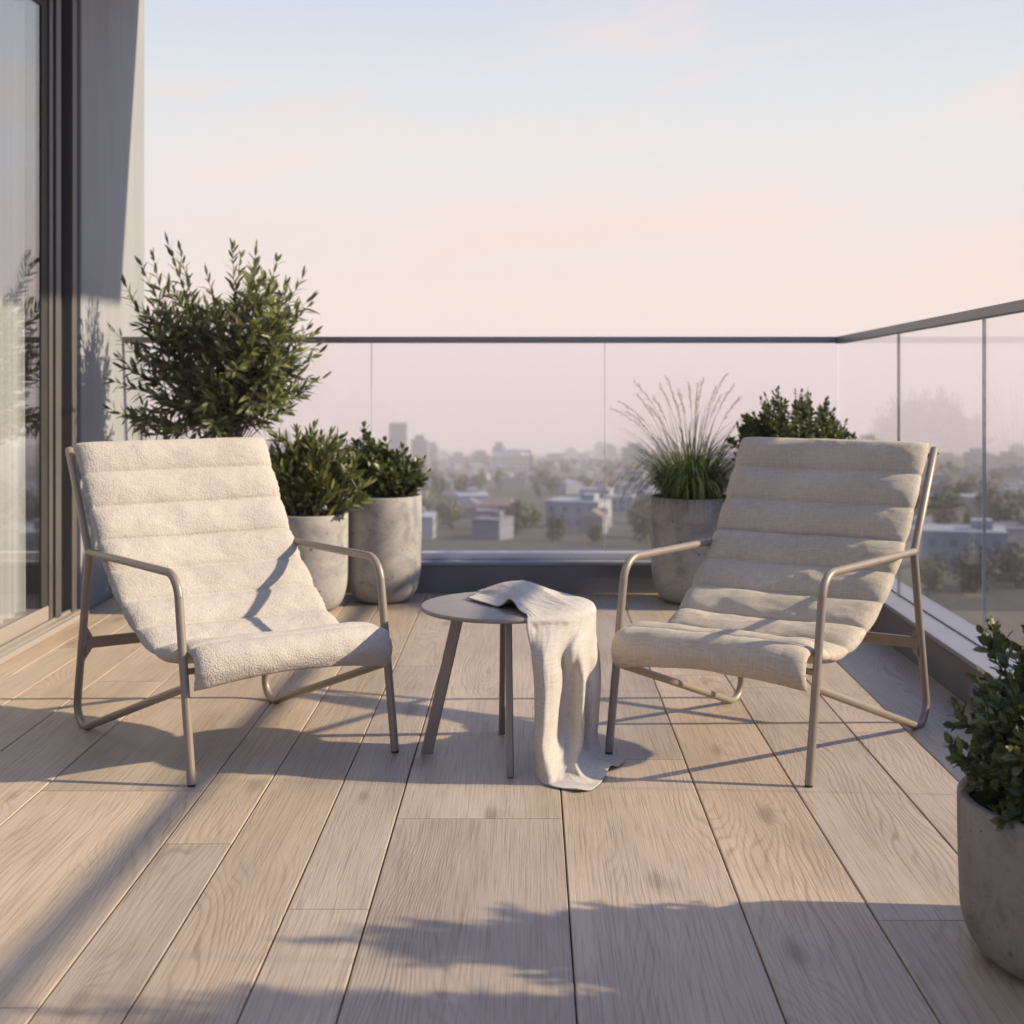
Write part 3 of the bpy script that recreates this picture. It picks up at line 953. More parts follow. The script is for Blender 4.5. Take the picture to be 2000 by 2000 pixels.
def pot(root, Rr, h, mat, base=.62, round_h=.36, th=.016):
    prof = [(.003, .004), (Rr*base*.96, .004), (Rr*base, .006)]
    rb = Rr*base
    for k in range(1, 13):
        a = k/12*math.pi/2
        prof.append((rb + (Rr*.985-rb)*math.sin(a), .006 + h*round_h*(1-math.cos(a))))
    prof += [(Rr*.995, h*.6), (Rr, h*.85), (Rr, h-.005), (Rr-.003, h-.001), (Rr-.006, h), (Rr-th+.003, h), (Rr-th, h-.003), (Rr-th, h-.05)]
    # base shadow gap foot
    prof = [(.003, 0), (Rr*base*.9, 0), (Rr*base*.9, .004)] + prof[1:] + [(.003, h-.055)]
    mb = MB(); mb.lathe(prof, 80)
    o = mb.build('planter', mat, root)
    # soil with a rough surface
    rows = []
    for i in range(10):
        r = (Rr-th+.002)*i/9 + .001
        rows.append([(r*math.cos(a), r*math.sin(a), h-.028+.010*noise.noise((r*30*math.cos(a), r*30*math.sin(a), Rr*50))) for a in np.linspace(0, 2*math.pi, 40)])
    mb = MB(); mb.grid(rows); mb.build('soil', M['soil'], root)
    return o

def crown_point(lobes):
    tot = sum(l[-1] for l in lobes); u = random.random()*tot
    for l in lobes:
        u -= l[-1]
        if u <= 0: break
    c, rad = np.array(l[0]), np.array(l[1])
    d = rvec(); r = random.uniform(.55, 1.0)**.6
    return c + d*rad*r

# --- olive tree
OX, OY = -1.42, 6.62
ot = empty('potted_olive_tree', (OX, OY, 0))
tag(ot, 'tall potted olive tree with narrow leaves behind the cream boucle chair', 'olive tree')
pot(ot, .205, .47, M['concrete'])
def P3(px, py, dy=0):   # measured from the photograph once, then plain metres round the trunk
    d = OY+dy
    return ((px-CX)*d/FPX-OX, dy, H-(py-CY)*d/FPX)
lv = Leaves('slim')
mbt = MB()
trunks = []
base = np.array([0., 0, .44])
for k, (tx, ty, tz, r) in enumerate([(.02,.0,.90,.013), (.085,-.02,.96,.010), (-.07,.03,.92,.010), (.0,-.05,.94,.009)]):
    b0 = base + np.array([random.uniform(-.03,.03), random.uniform(-.03,.03), 0])
    e = np.array([tx, ty, tz])
    mid = (b0+e)/2 + np.array([random.uniform(-.03,.03), random.uniform(-.03,.03), 0])
    path = bez(b0, mid, e, 8); tube_np(mbt, path, r, r*.75, 8)
    trunks.append((path, r*.75))
mbt.build('trunk', M['bark'], ot)
lobes = []
def lobe(px, py, rx, ry, wt, dy=0, ryd=.26):
    c = P3(px, py, dy); s = OY/FPX
    lobes.append((c, (rx*s, ryd, ry*s*.92), wt))
lobe(430, 705, 150, 120, 12)
lobe(355, 590, 75, 75, 4, .05, .22)
lobe(520, 590, 62, 85, 4, -.05, .2)
lobe(440, 610, 80, 55, 3, 0, .2)
lobe(560, 700, 55, 90, 3, 0, .18)
lobe(300, 720, 70, 90, 3, 0, .2)
lobe(350, 805, 120, 45, 3)
lobe(510, 790, 80, 45, 1.5)
mbb = MB()
for k in range(105):
    tgt = crown_point(lobes)
    tr, r = random.choice(trunks)
    st = tr[random.randint(3, 7)]
    out = tgt - st
    ctrl = st + out*.5 + np.array([0, 0, .03*np.linalg.norm(out)]) + rng.normal(size=3)*.03
    # twigs end by turning up
    path = bez(st, ctrl, tgt, 10)
    path[-3:] += np.array([[0,0,.001],[0,0,.002],[0,0,.002]])
    tube_np(mbb, path, .0035, .0012, 5)
    leafy_path(lv, path, .094, .0225, .030, .50, (32, 75), True, .25)
    for q in range(random.randint(1, 3)):
        i = random.randint(4, 8)
        d = unit(path[min(i+1,9)]-path[i-1])*.6 + rvec()*1.0 + np.array([0,0,.05])
        ln = random.uniform(.07, .17)
        e = path[i] + unit(d)*ln
        sp = bez(path[i], path[i]+unit(d)*ln*.5+rvec()*.008, e+np.array([0,0,.02]), 6)
        tube_np(mbb, sp, .0018, .0009, 4)
        leafy_path(lv, sp, .088, .0215, .030, .15, (32, 75), True, .25)
# long shoots that break the outline
for (px, py, dy) in [(352,492,0),(278,520,.05),(245,555,.1),(455,487,-.1),(500,490,0),(540,512,.05),(590,545,0),(600,600,-.1),(622,690,0),(628,740,.1),(235,700,0),(222,745,-.1),(218,800,0),(300,505,.1),(405,540,0),(610,655,0),(560,800,-.1),(520,838,.1),(300,850,0),(330,480,-.05),(470,505,.1),(225,650,.1)]:
    tgt = np.array(P3(px, py, dy))
    tr, r = random.choice(trunks); st = tr[-2]
    ctrl = st*.35+tgt*.65 + rng.normal(size=3)*.03 - np.array([0,0,.02])
    path = bez(st, ctrl, tgt, 12); tube_np(mbb, path, .004, .001, 5)
    leafy_path(lv, path, .090, .022, .028, .5, (30, 68), True, .25)
mbb.build('branches', M['bark'], ot)
lv.build(M['olive'], ot)

def shrub(name, label, cat, loc, Rr, h, potmat, lobes, nst, L, W, step, leafmat, kind, ang, updir=.3, twigs=(1,3), twl=(.04,.09), start=.35, spread=.10, group=None, shoots=(), pots=dict(), gap=.5):
    root = empty(name, loc)
    tag(root, label, cat, group)
    pot(root, Rr, h, potmat, **pots)
    lv = Leaves(kind); mbs = MB()
    sts = []
    for k in range(nst):
        tgt = crown_point(lobes)
        a = random.random()*6.28; rr = spread*math.sqrt(random.random())
        b0 = np.array([rr*math.cos(a), rr*math.sin(a), h-.035])
        b0[:2] += tgt[:2]*.2
        sts.append((b0, tgt))
    for s in shoots:
        sts.append((np.array([s[0]*.3, s[1]*.3, h-.03]), np.array(s)))
    for b0, tgt in sts:
        out = tgt-b0
        ctrl = b0 + out*.45 + np.array([0,0,updir*np.linalg.norm(out)]) + rng.normal(size=3)*.015
        path = bez(b0, ctrl, tgt, 10)
        tube_np(mbs, path, .0028, .0010, 5)
        leafy_path(lv, path, L, W, step, start, ang)
        for q in range(random.randint(*twigs)):
            i = random.randint(4, 8)
            d = unit(path[i+1]-path[i-1]) + rvec()*.7 + np.array([0,0,updir])
            ln = random.uniform(*twl)
            sp = bez(path[i], path[i]+unit(d)*ln*.5, path[i]+unit(d)*ln+np.array([0,0,.01]), 5)
            tube_np(mbs, sp, .0014, .0008, 4)
            leafy_path(lv, sp, L, W, step, .1, ang)
    mbs.build('stems', M['stem'], root)
    lv.build(leafmat, root)
    return root

# two shrubs at the left of the far edge
shrub('potted_shrub', 'concrete planter with upright narrow-leaved shrub beside the cream chair', 'potted plant', (-1.022, 6.57, 0), .178, .448, M['concrete'],
      [((-.02,0,.60),(.20,.17,.13),6), ((-.10,0,.68),(.10,.12,.15),2), ((.06,0,.70),(.10,.10,.13),2), ((.16,-.05,.56),(.09,.12,.10),2), ((-.16,-.03,.55),(.09,.12,.10),2)],
      85, .080, .0200, .022, M['oleander'], 'slim', (20, 48), .22, (1,3), (.05,.10), .25,
      shoots=[(-.16,.0,.80),(-.06,0,.82),(.0,.05,.76),(.02,0,.84),(.05,0,.80),(.11,0,.74),(-.20,0,.70),(.22,0,.62),(.2,-.05,.56)])
shrub('potted_shrub', 'taller concrete planter with bushy small-leaved shrub, next to the upright shrub', 'potted plant', (-.706, 6.815, 0), .184, .508, M['concrete_b'],
      [((0,0,.59),(.165,.16,.085),6), ((-.07,0,.65),(.10,.10,.085),3), ((.08,0,.58),(.10,.1,.07),2)],
      95, .045, .0215, .0165, M['box'], 'oval', (30, 60), .25, (2,4), (.04,.08), .3,
      shoots=[(-.085,0,.775),(-.04,0,.73),(.03,0,.71),(.07,0,.68),(.108,0,.665),(.15,0,.63),(.185,0,.58),(-.17,0,.70),(-.13,0,.72)])
# boxwood at the right, behind the linen chair
shrub('potted_boxwood', 'rounded dark green boxwood shrub in planter behind the beige linen chair', 'potted plant', (1.238, 6.70, 0), .195, .47, M['concrete_d'],
      [((0,0,.75),(.285,.25,.262),12), ((0,0,.70),(.28,.25,.16),4)],
      330, .034, .0170, .0135, M['boxlight'], 'oval', (32, 70), .06, (3,5), (.03,.06), .45,
      shoots=[(-.07,0,1.01),(.07,0,1.015),(.16,0,.965),(-.15,0,.965),(-.23,0,.88),(.25,0,.86),(.29,0,.78),(-.29,0,.78)])
# near planter at the lower right
shrub('potted_shrub', 'large rough concrete planter with leafy shrub in the right foreground', 'potted plant', (1.10, 2.72, 0), .272, .312, M['concrete_d'],
      [((-.05,-.03,.345),(.225,.235,.07),16), ((.02,0,.42),(.25,.26,.13),9), ((-.10,0,.43),(.15,.22,.12),7), ((.10,.02,.58),(.17,.20,.16),5), ((.14,.05,.72),(.12,.16,.16),2)],
      430, .034, .0170, .0135, M['boxlight'], 'oval', (30, 64), .16, (2,4), (.03,.06), .35, .18,
      shoots=[(-.22,.02,.60),(-.195,.05,.63),(-.13,-.02,.61),(-.26,-.05,.50),(-.29,.0,.45),(-.28,.02,.38),(-.02,.05,.64),(.06,.0,.90),(.14,.05,.86),(.04,-.06,.74),(-.25,.0,.54),(-.15,.0,.58)],
      pots=dict(base=.74, round_h=.34, th=.02))
# planter added out of view on the right to shade the deck's lower left
shrub('potted_shrub', 'tall leafy shrub in planter, added out of view to shade the deck', 'potted plant', (1.20, 2.33, 0), .22, .42, M['concrete_d'],
      [((0,0,.62),(.26,.22,.22),6), ((0,0,.85),(.22,.19,.2),5), ((.04,.0,1.02),(.15,.14,.15),2)],
      150, .034, .016, .014, M['boxlight'], 'oval', (26, 56), .25, (2,3), (.05,.09), .35, .16)

# --- ornamental grass
gr = empty('potted_grass', (.772, 6.80, 0))
tag(gr, 'concrete planter of arching ornamental grass with feathery seed heads', 'potted plant')
pot(gr, .196, .505, M['concrete'])
V, F, A = [], [], []; n = 0
def blade(b0, az, ln, lean, wdt):
    global n
    d = np.array([math.cos(az), math.sin(az), 0.])
    side = np.array([-math.sin(az), math.cos(az), 0.])
    K = 9; p = b0.copy(); th_ = lean*.25; 
    var = random.random()
    for i in range(K+1):
        s = i/K
        w_ = wdt*(1-s**2.2)*.5+.0002
        V.append(p - side*w_); V.append(p + side*w_)
        A.extend([var, var])
        a_ = th_ + lean*1.25*s**1.3
        p = p + (d*math.sin(a_) + np.array([0,0,math.cos(a_)]))*ln/K
        rr_ = math.hypot(p[0], p[1])
        if p[2] < .512 and i > 1 and rr_ < .206:      # lies over the rim, not through the pot
            if rr_ < .17: p[2] = max(p[2], .50)
            else: p[0] *= .206/rr_; p[1] *= .206/rr_
        if i < K:
            F.append((n+2*i, n+2*i+1, n+2*i+3, n+2*i+2))
    n += 2*(K+1)
for k in range(1000):
    az = random.random()*6.283; rr = .13*math.sqrt(random.random())
    b0 = np.array([rr*math.cos(az), rr*math.sin(az), .47])
    az += random.uniform(-.5,.5)
    blade(b0, az, random.uniform(.28,.44) if k % 2 else random.uniform(.42,.62), random.uniform(.9, 2.4), random.uniform(.0034,.0056))
for k in range(40):      # fine upright blades
    az = random.random()*6.283; rr = .10*math.sqrt(random.random())
    b0 = np.array([rr*math.cos(az), rr*math.sin(az), .47])
    blade(b0, az, random.uniform(.38,.52), random.uniform(.1,.7), .003)
me = bpy.data.meshes.new('blades'); me.from_pydata([tuple(p) for p in V], [], F); me.materials.append(M['grassblade'])
at_ = me.attributes.new('leaf_var', 'FLOAT', 'POINT'); at_.data.foreach_set('value', np.array(A, np.float32))
o = bpy.data.objects.new('blades', me); COL.objects.link(o); o.parent = gr
mbs = MB(); mbh = MB()
for (tx, tz) in [(-.385,.925),(-.34,.955),(-.265,1.04),(-.25,.98),(-.14,1.03),(-.12,1.07),(-.06,1.0),(-.03,1.04),(.03,1.03),(.07,1.055),(.12,1.02),(.17,1.085),(.20,1.03),(.15,.98),(-.18,.97),(-.3,.90),(-.2,.93),(-.08,.95),(.02,.97),(.22,.97)]:
    b0 = np.array([tx*.16+random.uniform(-.03,.03), random.uniform(-.07,.07), .47])
    e = np.array([tx, random.uniform(-.14,.14), tz])
    ctrl = b0*.45+e*.55 + np.array([-tx*.22, 0, .10])
    path = bez(b0, ctrl, e, 14)
    tube_np(mbs, path, .0016, .0006, 4)
    for i in range(26):
        s = 9 + 4*i/25.0; i0 = min(int(s), 12); p = path[i0]+(path[i0+1]-path[i0])*(s-i0)
        t_ = unit(path[i0+1]-path[i0])
        d = unit(t_*1.6 + rvec()*.9)
        ln = random.uniform(.012,.03)
        mbh.tube([tuple(p), tuple(p+d*ln*.6), tuple(p+d*ln)], [.0003, .0010, .0003], 4, 0, False)
mbs.build('flower_stalks', M['seed'], gr)
mbh.build('seed_heads', M['seed'], gr)

# ------------------------------------------------------------------ the land below
SLOPE = .0625
def gz(x, y):
    d = max(0.0, y-12)
    return -14.0 - SLOPE*d + .6*noise.noise((x*.006, y*.006, 1.0)) * min(1, d/150)
def hgt(x, y): return gz(x, y)
ys_ = [-60, -20, 5, 12, 30, 60, 100, 150, 210, 280, 360, 460, 580, 720, 900, 1150, 1450, 1800, 2300, 3000, 4000, 5200, 6200]
rows = []
for y in ys_:
    half = 60 + max(0, y)*.62
    rows.append([(-half + 2*half*i/30, y, gz(-half+2*half*i/30, y)) for i in range(31)])
mb = MB(); mb.grid(rows)
t = NT('city_ground')
v = t.coord()
f1 = t.noise(v, .012, 5, .6); f2 = t.noise(v, .06, 4, .6); f3 = t.noise(v, .0035, 3)
c = t.ramp(f1, [(.32, (.045,.052,.032,1)), (.48, (.075,.08,.055,1)), (.60, (.12,.115,.105,1)), (.72, (.17,.165,.165,1))])
c = t.mix(t.math('MULTIPLY', f2, .6), c, (.07,.07,.065,1))
c = t.mix(t.math('MULTIPLY', f3, .5), c, (.08,.075,.07,1))
gm = t.done(t.bsdf(c, .95, 0, None, .1))
ground = mb.build('ground', gm); tag(ground, kind='structure')

def wallmat(name, col, win=False, wcol=(.05,.06,.075), sx=3.2, sz=3.1, rnd=.5):
    t = NT(name)
    if not win:
        v = t.coord(); f = t.noise(v, .6, 4)
        c = t.ramp(f, [(.3, tuple(x*.9 for x in col)+(1,)), (.7, tuple(col)+(1,))])
        return t.done(t.bsdf(c, .85, 0, None, .2))
    tc = t.n('ShaderNodeTexCoord'); sp = t.n('ShaderNodeSeparateXYZ'); t.l(tc.outputs['Object'], sp.inputs[0])
    hx = t.math('ADD', sp.outputs[0], sp.outputs[1])
    fx = t.math('FRACT', t.math('DIVIDE', hx, sx)); fz = t.math('FRACT', t.math('DIVIDE', sp.outputs[2], sz))
    wx = t.math('LESS_THAN', t.math('ABSOLUTE', t.math('SUBTRACT', fx, .5)), .3)
    wz = t.math('LESS_THAN', t.math('ABSOLUTE', t.math('SUBTRACT', fz, .5)), .28)
    ge = t.n('ShaderNodeNewGeometry'); sn = t.n('ShaderNodeSeparateXYZ'); t.l(ge.outputs['Normal'], sn.inputs[0])
    side = t.math('LESS_THAN', t.math('ABSOLUTE', sn.outputs[2]), .5)
    m_ = t.math('MULTIPLY', t.math('MULTIPLY', wx, wz), side)
    c = t.mix(m_, tuple(col)+(1,), tuple(wcol)+(1,))
    ro = t.math('SUBTRACT', .85, t.math('MULTIPLY', m_, .65))
    return t.done(t.bsdf(c, ro, 0, None, .4))
W_ = [wallmat('white_render', (.33,.345,.37)), wallmat('cream_render', (.28,.27,.265)), wallmat('grey_render', (.20,.21,.235)), wallmat('pink_render', (.29,.25,.24))]
RF = [simple('pale_blue_roof', (.22,.29,.33), .8), simple('terracotta_roof', (.19,.135,.12), .9), simple('grey_roof', (.15,.15,.16), .9), simple('white_roof', (.28,.295,.32), .9)]
WIN = simple('far_window', (.15,.155,.17), .5)  # low contrast put into wall, roof and window colours in place of thicker haze
TW = [wallmat('tower_blue', (.10,.15,.20), True, (.10,.16,.22), 4, 3.6), wallmat('tower_grey', (.31,.31,.33), True), wallmat('tower_brown', (.27,.235,.22), True), wallmat('tower_pale', (.48,.46,.44), True)]

def house_proto(kind):
    wm, rm, w, d, h, gable = kind
    root = empty('house')
    mb = MB(); mb.box(-w/2, w/2, -d/2, d/2, -3, h)
    mb.build('wall', wm, root)
    mb = MB(); e = .35
    if gable:
        rh = w*.0 + 2.2
        vs = [(-w/2-e,-d/2-e,h),(w/2+e,-d/2-e,h),(w/2+e,d/2+e,h),(-w/2-e,d/2+e,h),(-w/2-e+1.2,0,h+rh),(w/2+e-1.2,0,h+rh)]
        mb.add(vs, [(0,1,5,4),(2,3,4,5),(1,2,5),(3,0,4),(3,2,1,0)])
    else:
        mb.box(-w/2-.15, w/2+.15, -d/2-.15, d/2+.15, h, h+.45)
        mb.box(w*.1, w*.35, -d*.2, d*.15, h+.45, h+2.1)
    mb.build('roof', rm, root)
    nx = max(2, int(w/3)); nz = max(1, int(h/3))
    for iz in range(nz):
        for ix in range(nx):
            cx = -w/2 + (ix+.5)*w/nx; cz = (iz+.5)*h/nz
            mb = MB(); mb.box(cx-.65, cx+.65, -d/2-.06, -d/2+.2, cz-.7, cz+.7); mb.build('window', WIN, root)
    return root
KINDS = [(W_[0], RF[0], 9, 8, 3.2, True, 'white house with a pale blue hipped roof in the hazy city'),
         (W_[1], RF[1], 10, 8, 6, True, 'cream two-storey house with terracotta roof in the hazy city'),
         (W_[0], RF[3], 14, 10, 6.4, False, 'white flat-roofed block in the hazy city'),
         (W_[2], RF[2], 12, 9, 6.2, False, 'grey flat-roofed block in the hazy city'),
         (W_[3], RF[2], 9, 9, 3.2, True, 'rosy house with a grey hipped roof in the hazy city')]
PROTO = [house_proto(k[:6]) for k in KINDS]
used = [False]*len(KINDS)
def place(k, x, y, rz, sc=1.0):
    p = PROTO[k]
    if not used[k]:
        r = p; used[k] = True
    else:
        r = p.copy(); COL.objects.link(r)
        for ch in p.children:
            c = ch.copy(); COL.objects.link(c); c.parent = r
    r.location = (x, y, gz(x, y)); r.rotation_euler = (0, 0, rz); r.scale = (sc, sc, sc)
    tag(r, KINDS[k][6], 'house', 'houses in the city below the balcony')
    return r
spots = []
def free(x, y, rad):
    for (a, b, c) in spots:
        if (a-x)**2+(b-y)**2 < (c+rad)**2: return False
    spots.append((x, y, rad)); return True
# a few that read in the photograph: blue and white roofs at the centre right, blocks at the right
for (px, d, k, sc) in [(1095, 345, 0, .8), (1130, 300, 0, 1.1), (1165, 380, 2, .9), (1210, 330, 2, .85), (1260, 310, 0, 1.1), (1235, 420, 2, 1.0), (1300, 400, 4, 1.1), (1180, 480, 1, 1.0),
                       (1880, 175, 2, 1.1), (1770, 190, 2, 1.0), (1985, 185, 3, 1.1), (1830, 420, 3, 1.1), (1960, 380, 2, 1.0), (1700, 330, 2, 1.0), (900, 600, 1, 1.1), (1000, 500, 3, 1.1), (860, 480, 2, .9)]:
    x = (px-CX)*d/FPX
    if free(x, d, 6): place(k, x, d, R(random.uniform(-14, 14)), sc*.64)
cnt = 0
while cnt < 250:
    y = 230*math.exp(random.random()*math.log(7.5)); x = random.uniform(-.26, .42)*y
    if -.075*y < x < .01*y and 330 < y < 470: continue      # the green field
    if not free(x, y, 6.0): continue
    k = random.choices(range(5), [2, 3, 4, 3, 2])[0]
    place(k, x, y, R(random.uniform(-25, 25) + random.choice([0, 0, 90])), random.uniform(.45, .82)); cnt += 1

# skyline
def tower(x, y, w, d, h, m, label, name='tower_block', cat='building', group='blocks along the hazy skyline', crown=True):
    mb = MB()
    mb.box(-w/2, w/2, -d/2, d/2, -8, h)
    if crown: mb.box(-w*.28, w*.28, -d*.28, d*.28, h, h+3.5)
    o = mb.build(name, m); o.location = (x, y, gz(x, y))
    tag(o, label, cat, group)
    return o
def at_px(px, d): return (px-CX)*d/FPX
def h_for(py, x, y): return (H-(py-CY)*y/FPX) - gz(x, y)
D = 1250; x = at_px(778, D)
tower(x, D, 15, 15, h_for(826, x, D), TW[0], 'tall slender blue-grey tower standing highest on the skyline', 'office_tower', 'tower', None, False)
for (px, py, wpx, m, D) in [(820,858,32,1,2100),(845,872,24,3,2200),(975,872,26,1,2200),(1010,886,40,1,2300),(1030,888,26,2,2100),(1085,894,60,1,2400),(1140,897,40,3,2500),(940,888,36,2,2300),(895,890,34,3,2300),
                        (560,850,20,1,2300),(600,860,26,2,2300),(640,872,30,1,2300),(690,880,30,3,2400),(530,868,26,3,2500),(1240,874,50,1,2100),(1290,884,40,3,2300),(1340,890,50,1,2400),(1400,888,40,2,2300),(1460,886,44,1,2300),(1530,892,40,3,2400),(1600,890,40,1,2300),
                        (1660,888,50,1,2300),(1720,892,44,2,2300),(1790,886,44,1,2200),(1850,892,40,3,2300),(1910,884,46,1,2200),(1970,890,46,2,2300),(480,880,36,1,2300),(430,876,30,3,2400)]:
    D *= .52; x = at_px(px, D); w = wpx*D/FPX
    tower(x, D, w, w*.8, max(8, h_for(py, x, D)), TW[m], ['', 'grey mid-rise block along the hazy skyline', 'brownish mid-rise block along the hazy skyline', 'pale mid-rise block along the hazy skyline'][m])
for k in range(70):
    D = random.uniform(900, 2600); x = random.uniform(-.27, .42)*D
    if not free(x, D, 22): continue
    w = random.uniform(14, 34); m = random.choice([1, 1, 2, 3, 3])
    tower(x, D, w, w*random.uniform(.6, 1.2), random.uniform(9, 24), TW[m], ['', 'grey mid-rise block along the hazy skyline', 'brownish mid-rise block along the hazy skyline', 'pale mid-rise block along the hazy skyline'][m])

# trees of the city
FT = [mat_leaf('city_tree_leaf', (.028,.038,.018,1), (.07,.085,.035,1), .7, .1), mat_leaf('city_tree_leaf_light', (.05,.058,.022,1), (.12,.125,.05,1), .7, .1)]
def tree_proto(k):
    root = empty('city_tree')
    mb = MB(); mb.tube([(0,0,-1),(0.1,0,2.0),(0,.1,4.2)], [.28,.2,.12], 7)
    for q in range(4):
        a = q*1.6+k
        mb.tube([(0,0,2.2+.3*q),(math.cos(a)*1.0,math.sin(a)*1.0,3.8+.4*q)], [.12,.05], 5)
    mb.build('trunk', M['bark'], root)
    lv = Leaves('oval')
    blobs = [(np.array([random.uniform(-1.6,1.6), random.uniform(-1.6,1.6), random.uniform(1.6,5.2)]), random.uniform(1.0,2.1)) for _ in range(9)]
    for i in range(900):
        c, r = random.choice(blobs)
        d = rvec(); p = c + d*r*random.uniform(.6, 1.05)
        lv.add(p, rvec(), d+rvec()*.5, random.uniform(.45,.8), random.uniform(.35,.6), .1)
    lv.build(FT[k % 2], root, 'crown')
    return root
TP = [tree_proto(k) for k in range(4)]; tused = [False]*4
TL = ['round dark tree among the houses below the balcony', 'light green tree among the houses below the balcony', 'dense dark tree among the houses below the balcony', 'bushy pale green tree among the houses below the balcony']
def plant_tree(k, x, y, sc):
    p = TP[k]
    if not tused[k]: r = p; tused[k] = True
    else:
        r = p.copy(); COL.objects.link(r)
        for ch in p.children:
            c = ch.copy(); COL.objects.link(c); c.parent = r
    r.location = (x, y, gz(x, y)); r.rotation_euler = (0, 0, random.random()*6.28); r.scale = (sc, sc, sc*random.uniform(.9, 1.15))
    tag(r, TL[k], 'tree', 'trees in the city below the balcony')
for (px, d, sc) in [(880,260,1.5),(960,235,1.1),(1010,240,1.3),(1045,250,1.1),(830,300,1.4),(1090,225,1.0),(1255,250,1.2),(1795,215,1.9),(1830,230,2.0),(1770,240,1.7),(1860,250,1.7),(1905,145,1.2),(1985,150,1.3),(1960,220,1.8),(2010,240,1.9),(1740,260,1.6),(1812,140,1.0),(1885,320,1.7),(1930,300,1.7),(860,400,1.6),(905,420,1.4),(940,500,1.6),(980,520,1.6),(840,520,1.6),(1060,560,1.7),(1110,620,1.8)]:
    plant_tree(random.randint(0, 3), (px-CX)*d/FPX, d, sc*.62)
cnt = 0
while cnt < 215:
    y = 210*math.exp(random.random()*math.log(6.0)); x = random.uniform(-.27, .42)*y
    if -.07*y < x < .005*y and 340 < y < 460: continue
    if not free(x, y, 3.0): continue
    plant_tree(random.randint(0, 3), x, y, random.uniform(.45, .95)); cnt += 1
# far woods: one mass of crowns
lv = Leaves('oval')
for k in range(5200):
    y = random.uniform(700, 3200); x = random.uniform(-.3, .45)*y
    if noise.noise((x*.004, y*.003, 9)) < .02: continue
    s_ = random.uniform(3, 6)
    for q in range(3):
        p = np.array([x+random.uniform(-4,4), y+random.uniform(-4,4), gz(x, y)+random.uniform(0, 4)])
        lv.add(p, rvec(), np.array([0,-.6,.8])+rvec()*.5, s_, s_*.8, .1)
wd = lv.build(FT[0], None, 'woodland')
tag(wd, 'hazy far-off woodland filling the gaps between the blocks of the city', 'woodland', None, 'stuff')

# ------------------------------------------------------------------ haze
mb = MB(); mb.box(-4100, 4100, -62, 6230, -404, 41.0)
hz = mb.build('haze', bpy.data.materials.new('haze_air'))
hm = hz.data.materials[0]; hm.use_nodes = True; nt = hm.node_tree; nt.nodes.clear()
ou = nt.nodes.new('ShaderNodeOutputMaterial'); pv = nt.nodes.new('ShaderNodeVolumePrincipled')
pv.inputs['Color'].default_value = (1.0, .885, .81, 1); pv.inputs['Density'].default_value = 5.6e-4
pv.inputs['Anisotropy'].default_value = 0.0
nt.links.new(pv.outputs[0], ou.inputs['Volume'])
tag(hz, kind='stuff')

# ------------------------------------------------------------------ sky, sun
EXPO = .56
SUN_EL = math.atan(.545); SUN_DIR = Vector((1, -.065, .545)).normalized()
w = bpy.data.worlds.new('World'); SC.world = w; w.use_nodes = True
nt = w.node_tree; nt.nodes.clear()
def N(typ, **kw):
    nd = nt.nodes.new(typ)
    for k, v_ in kw.items(): setattr(nd, k, v_)
    return nd
Lk = nt.links.new
wo = N('ShaderNodeOutputWorld'); bg = N('ShaderNodeBackground')
tc = N('ShaderNodeTexCoord'); sp = N('ShaderNodeSeparateXYZ'); Lk(tc.outputs['Generated'], sp.inputs[0])
sky = N('ShaderNodeTexSky', sky_type='NISHITA'); sky.sun_disc = False
sky.sun_elevation = SUN_EL; sky.sun_rotation = math.atan2(SUN_DIR.x, SUN_DIR.y)
sky.air_density = 1.0; sky.dust_density = 1.5; sky.ozone_density = 1.5
sks = N('ShaderNodeVectorMath', operation='SCALE'); sks.inputs['Scale'].default_value = .15
Lk(sky.outputs[0], sks.inputs[0])
mr = N('ShaderNodeMapRange'); mr.inputs[1].default_value = -.08; mr.inputs[2].default_value = .62
Lk(sp.outputs[2], mr.inputs[0])
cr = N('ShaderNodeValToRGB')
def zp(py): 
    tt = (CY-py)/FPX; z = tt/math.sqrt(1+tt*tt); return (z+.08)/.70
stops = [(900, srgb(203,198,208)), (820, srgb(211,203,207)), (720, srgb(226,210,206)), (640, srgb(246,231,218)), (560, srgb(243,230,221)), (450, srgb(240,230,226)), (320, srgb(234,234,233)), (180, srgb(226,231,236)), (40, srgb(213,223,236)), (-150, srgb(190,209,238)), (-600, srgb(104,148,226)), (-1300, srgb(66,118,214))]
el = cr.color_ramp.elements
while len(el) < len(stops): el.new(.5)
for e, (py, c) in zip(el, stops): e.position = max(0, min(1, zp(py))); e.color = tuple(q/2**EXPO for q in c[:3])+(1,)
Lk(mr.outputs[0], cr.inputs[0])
# thin clouds: slanting streaks, stretched along the horizon
mpn = N('ShaderNodeVectorMath', operation='MULTIPLY_ADD')
cmb = N('ShaderNodeCombineXYZ')
mth = N('ShaderNodeMath', operation='MULTIPLY_ADD'); mth.inputs[1].default_value = -.13; Lk(sp.outputs[0], mth.inputs[0]); Lk(sp.outputs[2], mth.inputs[2])
m2 = N('ShaderNodeMath', operation='MULTIPLY'); m2.inputs[1].default_value = 17; Lk(mth.outputs[0], m2.inputs[0])
m3 = N('ShaderNodeMath', operation='MULTIPLY'); m3.inputs[1].default_value = 3.4; Lk(sp.outputs[0], m3.inputs[0])
m4 = N('ShaderNodeMath', operation='MULTIPLY'); m4.inputs[1].default_value = 3.4; Lk(sp.outputs[1], m4.inputs[0])
Lk(m3.outputs[0], cmb.inputs[0]); Lk(m4.outputs[0], cmb.inputs[1]); Lk(m2.outputs[0], cmb.inputs[2])
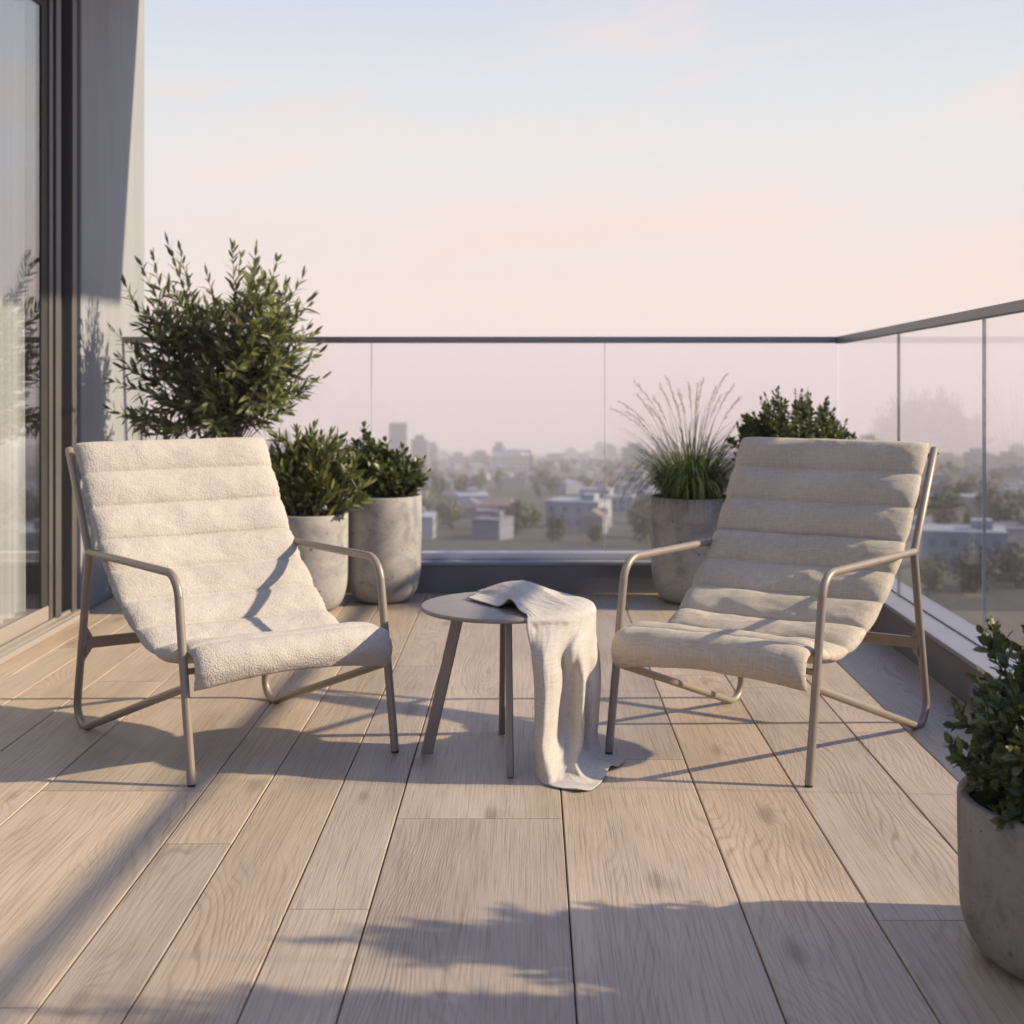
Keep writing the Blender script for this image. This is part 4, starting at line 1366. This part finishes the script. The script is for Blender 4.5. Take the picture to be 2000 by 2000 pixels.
nz = N('ShaderNodeTexNoise'); nz.inputs['Scale'].default_value = 1.0; nz.inputs['Detail'].default_value = 7; nz.inputs['Roughness'].default_value = .6; nz.inputs['Distortion'].default_value = .6
Lk(cmb.outputs[0], nz.inputs['Vector'])
cm = N('ShaderNodeMapRange'); cm.inputs[1].default_value = .46; cm.inputs[2].default_value = .70; cm.inputs[3].default_value = 0; cm.inputs[4].default_value = .6; cm.interpolation_type = 'SMOOTHSTEP'
Lk(nz.outputs['Fac'], cm.inputs[0])
mx = N('ShaderNodeMix', data_type='RGBA'); Lk(cm.outputs[0], mx.inputs[0]); Lk(cr.outputs[0], mx.inputs[6]); mx.inputs[7].default_value = tuple(q/2**EXPO for q in srgb(250,226,215)[:3])+(1,)
# warmer and lighter towards the sun
wm = N('ShaderNodeMapRange'); wm.inputs[1].default_value = -.35; wm.inputs[2].default_value = .6; wm.inputs[3].default_value = 0; wm.inputs[4].default_value = .5
Lk(sp.outputs[0], wm.inputs[0])
mx2 = N('ShaderNodeMix', data_type='RGBA'); Lk(wm.outputs[0], mx2.inputs[0]); Lk(mx.outputs[2], mx2.inputs[6])
mx3 = N('ShaderNodeMix', data_type='RGBA', blend_type='MULTIPLY'); mx3.inputs[0].default_value = 1; Lk(mx.outputs[2], mx3.inputs[6]); mx3.inputs[7].default_value = (1.06, 1.03, .98, 1)
Lk(mx3.outputs[2], mx2.inputs[7])
hi = N('ShaderNodeMapRange'); hi.inputs[1].default_value = .27; hi.inputs[2].default_value = .7; hi.inputs[4].default_value = .62; hi.interpolation_type = 'SMOOTHSTEP'
Lk(sp.outputs[2], hi.inputs[0])
mx4 = N('ShaderNodeMix', data_type='RGBA', blend_type='ADD'); Lk(hi.outputs[0], mx4.inputs[0]); Lk(mx2.outputs[2], mx4.inputs[6]); Lk(sks.outputs[0], mx4.inputs[7])
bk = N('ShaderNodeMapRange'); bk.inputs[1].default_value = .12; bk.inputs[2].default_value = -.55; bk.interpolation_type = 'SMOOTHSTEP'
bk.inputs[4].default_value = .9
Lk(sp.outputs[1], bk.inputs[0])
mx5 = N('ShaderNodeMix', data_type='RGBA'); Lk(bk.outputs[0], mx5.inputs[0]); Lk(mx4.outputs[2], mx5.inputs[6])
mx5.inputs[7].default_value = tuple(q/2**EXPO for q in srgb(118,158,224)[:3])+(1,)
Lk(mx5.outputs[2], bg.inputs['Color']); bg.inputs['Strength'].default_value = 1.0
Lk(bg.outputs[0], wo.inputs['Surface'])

ld = bpy.data.lights.new('sun', 'SUN'); ld.energy = 5.0; ld.angle = R(.95); ld.color = (1.0, .84, .625)
lo = bpy.data.objects.new('sun', ld); COL.objects.link(lo)
lo.rotation_euler = (-SUN_DIR).to_track_quat('-Z', 'Y').to_euler()
lo.location = (20, 0, 20)

# ------------------------------------------------------------------ camera
cd = bpy.data.cameras.new('camera'); co = bpy.data.objects.new('camera', cd); COL.objects.link(co)
co.location = (0, 0, H); co.rotation_euler = (R(90), 0, 0)
cd.sensor_width = 36; cd.lens = FPX/2000*36
cd.shift_x = (1000-CX)/2000; cd.shift_y = -(1000-CY)/2000
cd.clip_start = .05; cd.clip_end = 20000
cd.dof.use_dof = True; cd.dof.focus_distance = 3.6; cd.dof.aperture_fstop = 4.4
SC.camera = co

SC.render.engine = 'CYCLES'
SC.view_settings.view_transform = 'Standard'; SC.view_settings.look = 'None'
SC.view_settings.exposure = EXPO; SC.view_settings.gamma = 1
cy = SC.cycles
cy.max_bounces = 8; cy.diffuse_bounces = 4; cy.glossy_bounces = 4; cy.transmission_bounces = 6
cy.transparent_max_bounces = 16; cy.volume_bounces = 2
cy.use_denoising = True
cy.sample_clamp_indirect = 4
cy.caustics_reflective = False; cy.caustics_refractive = False
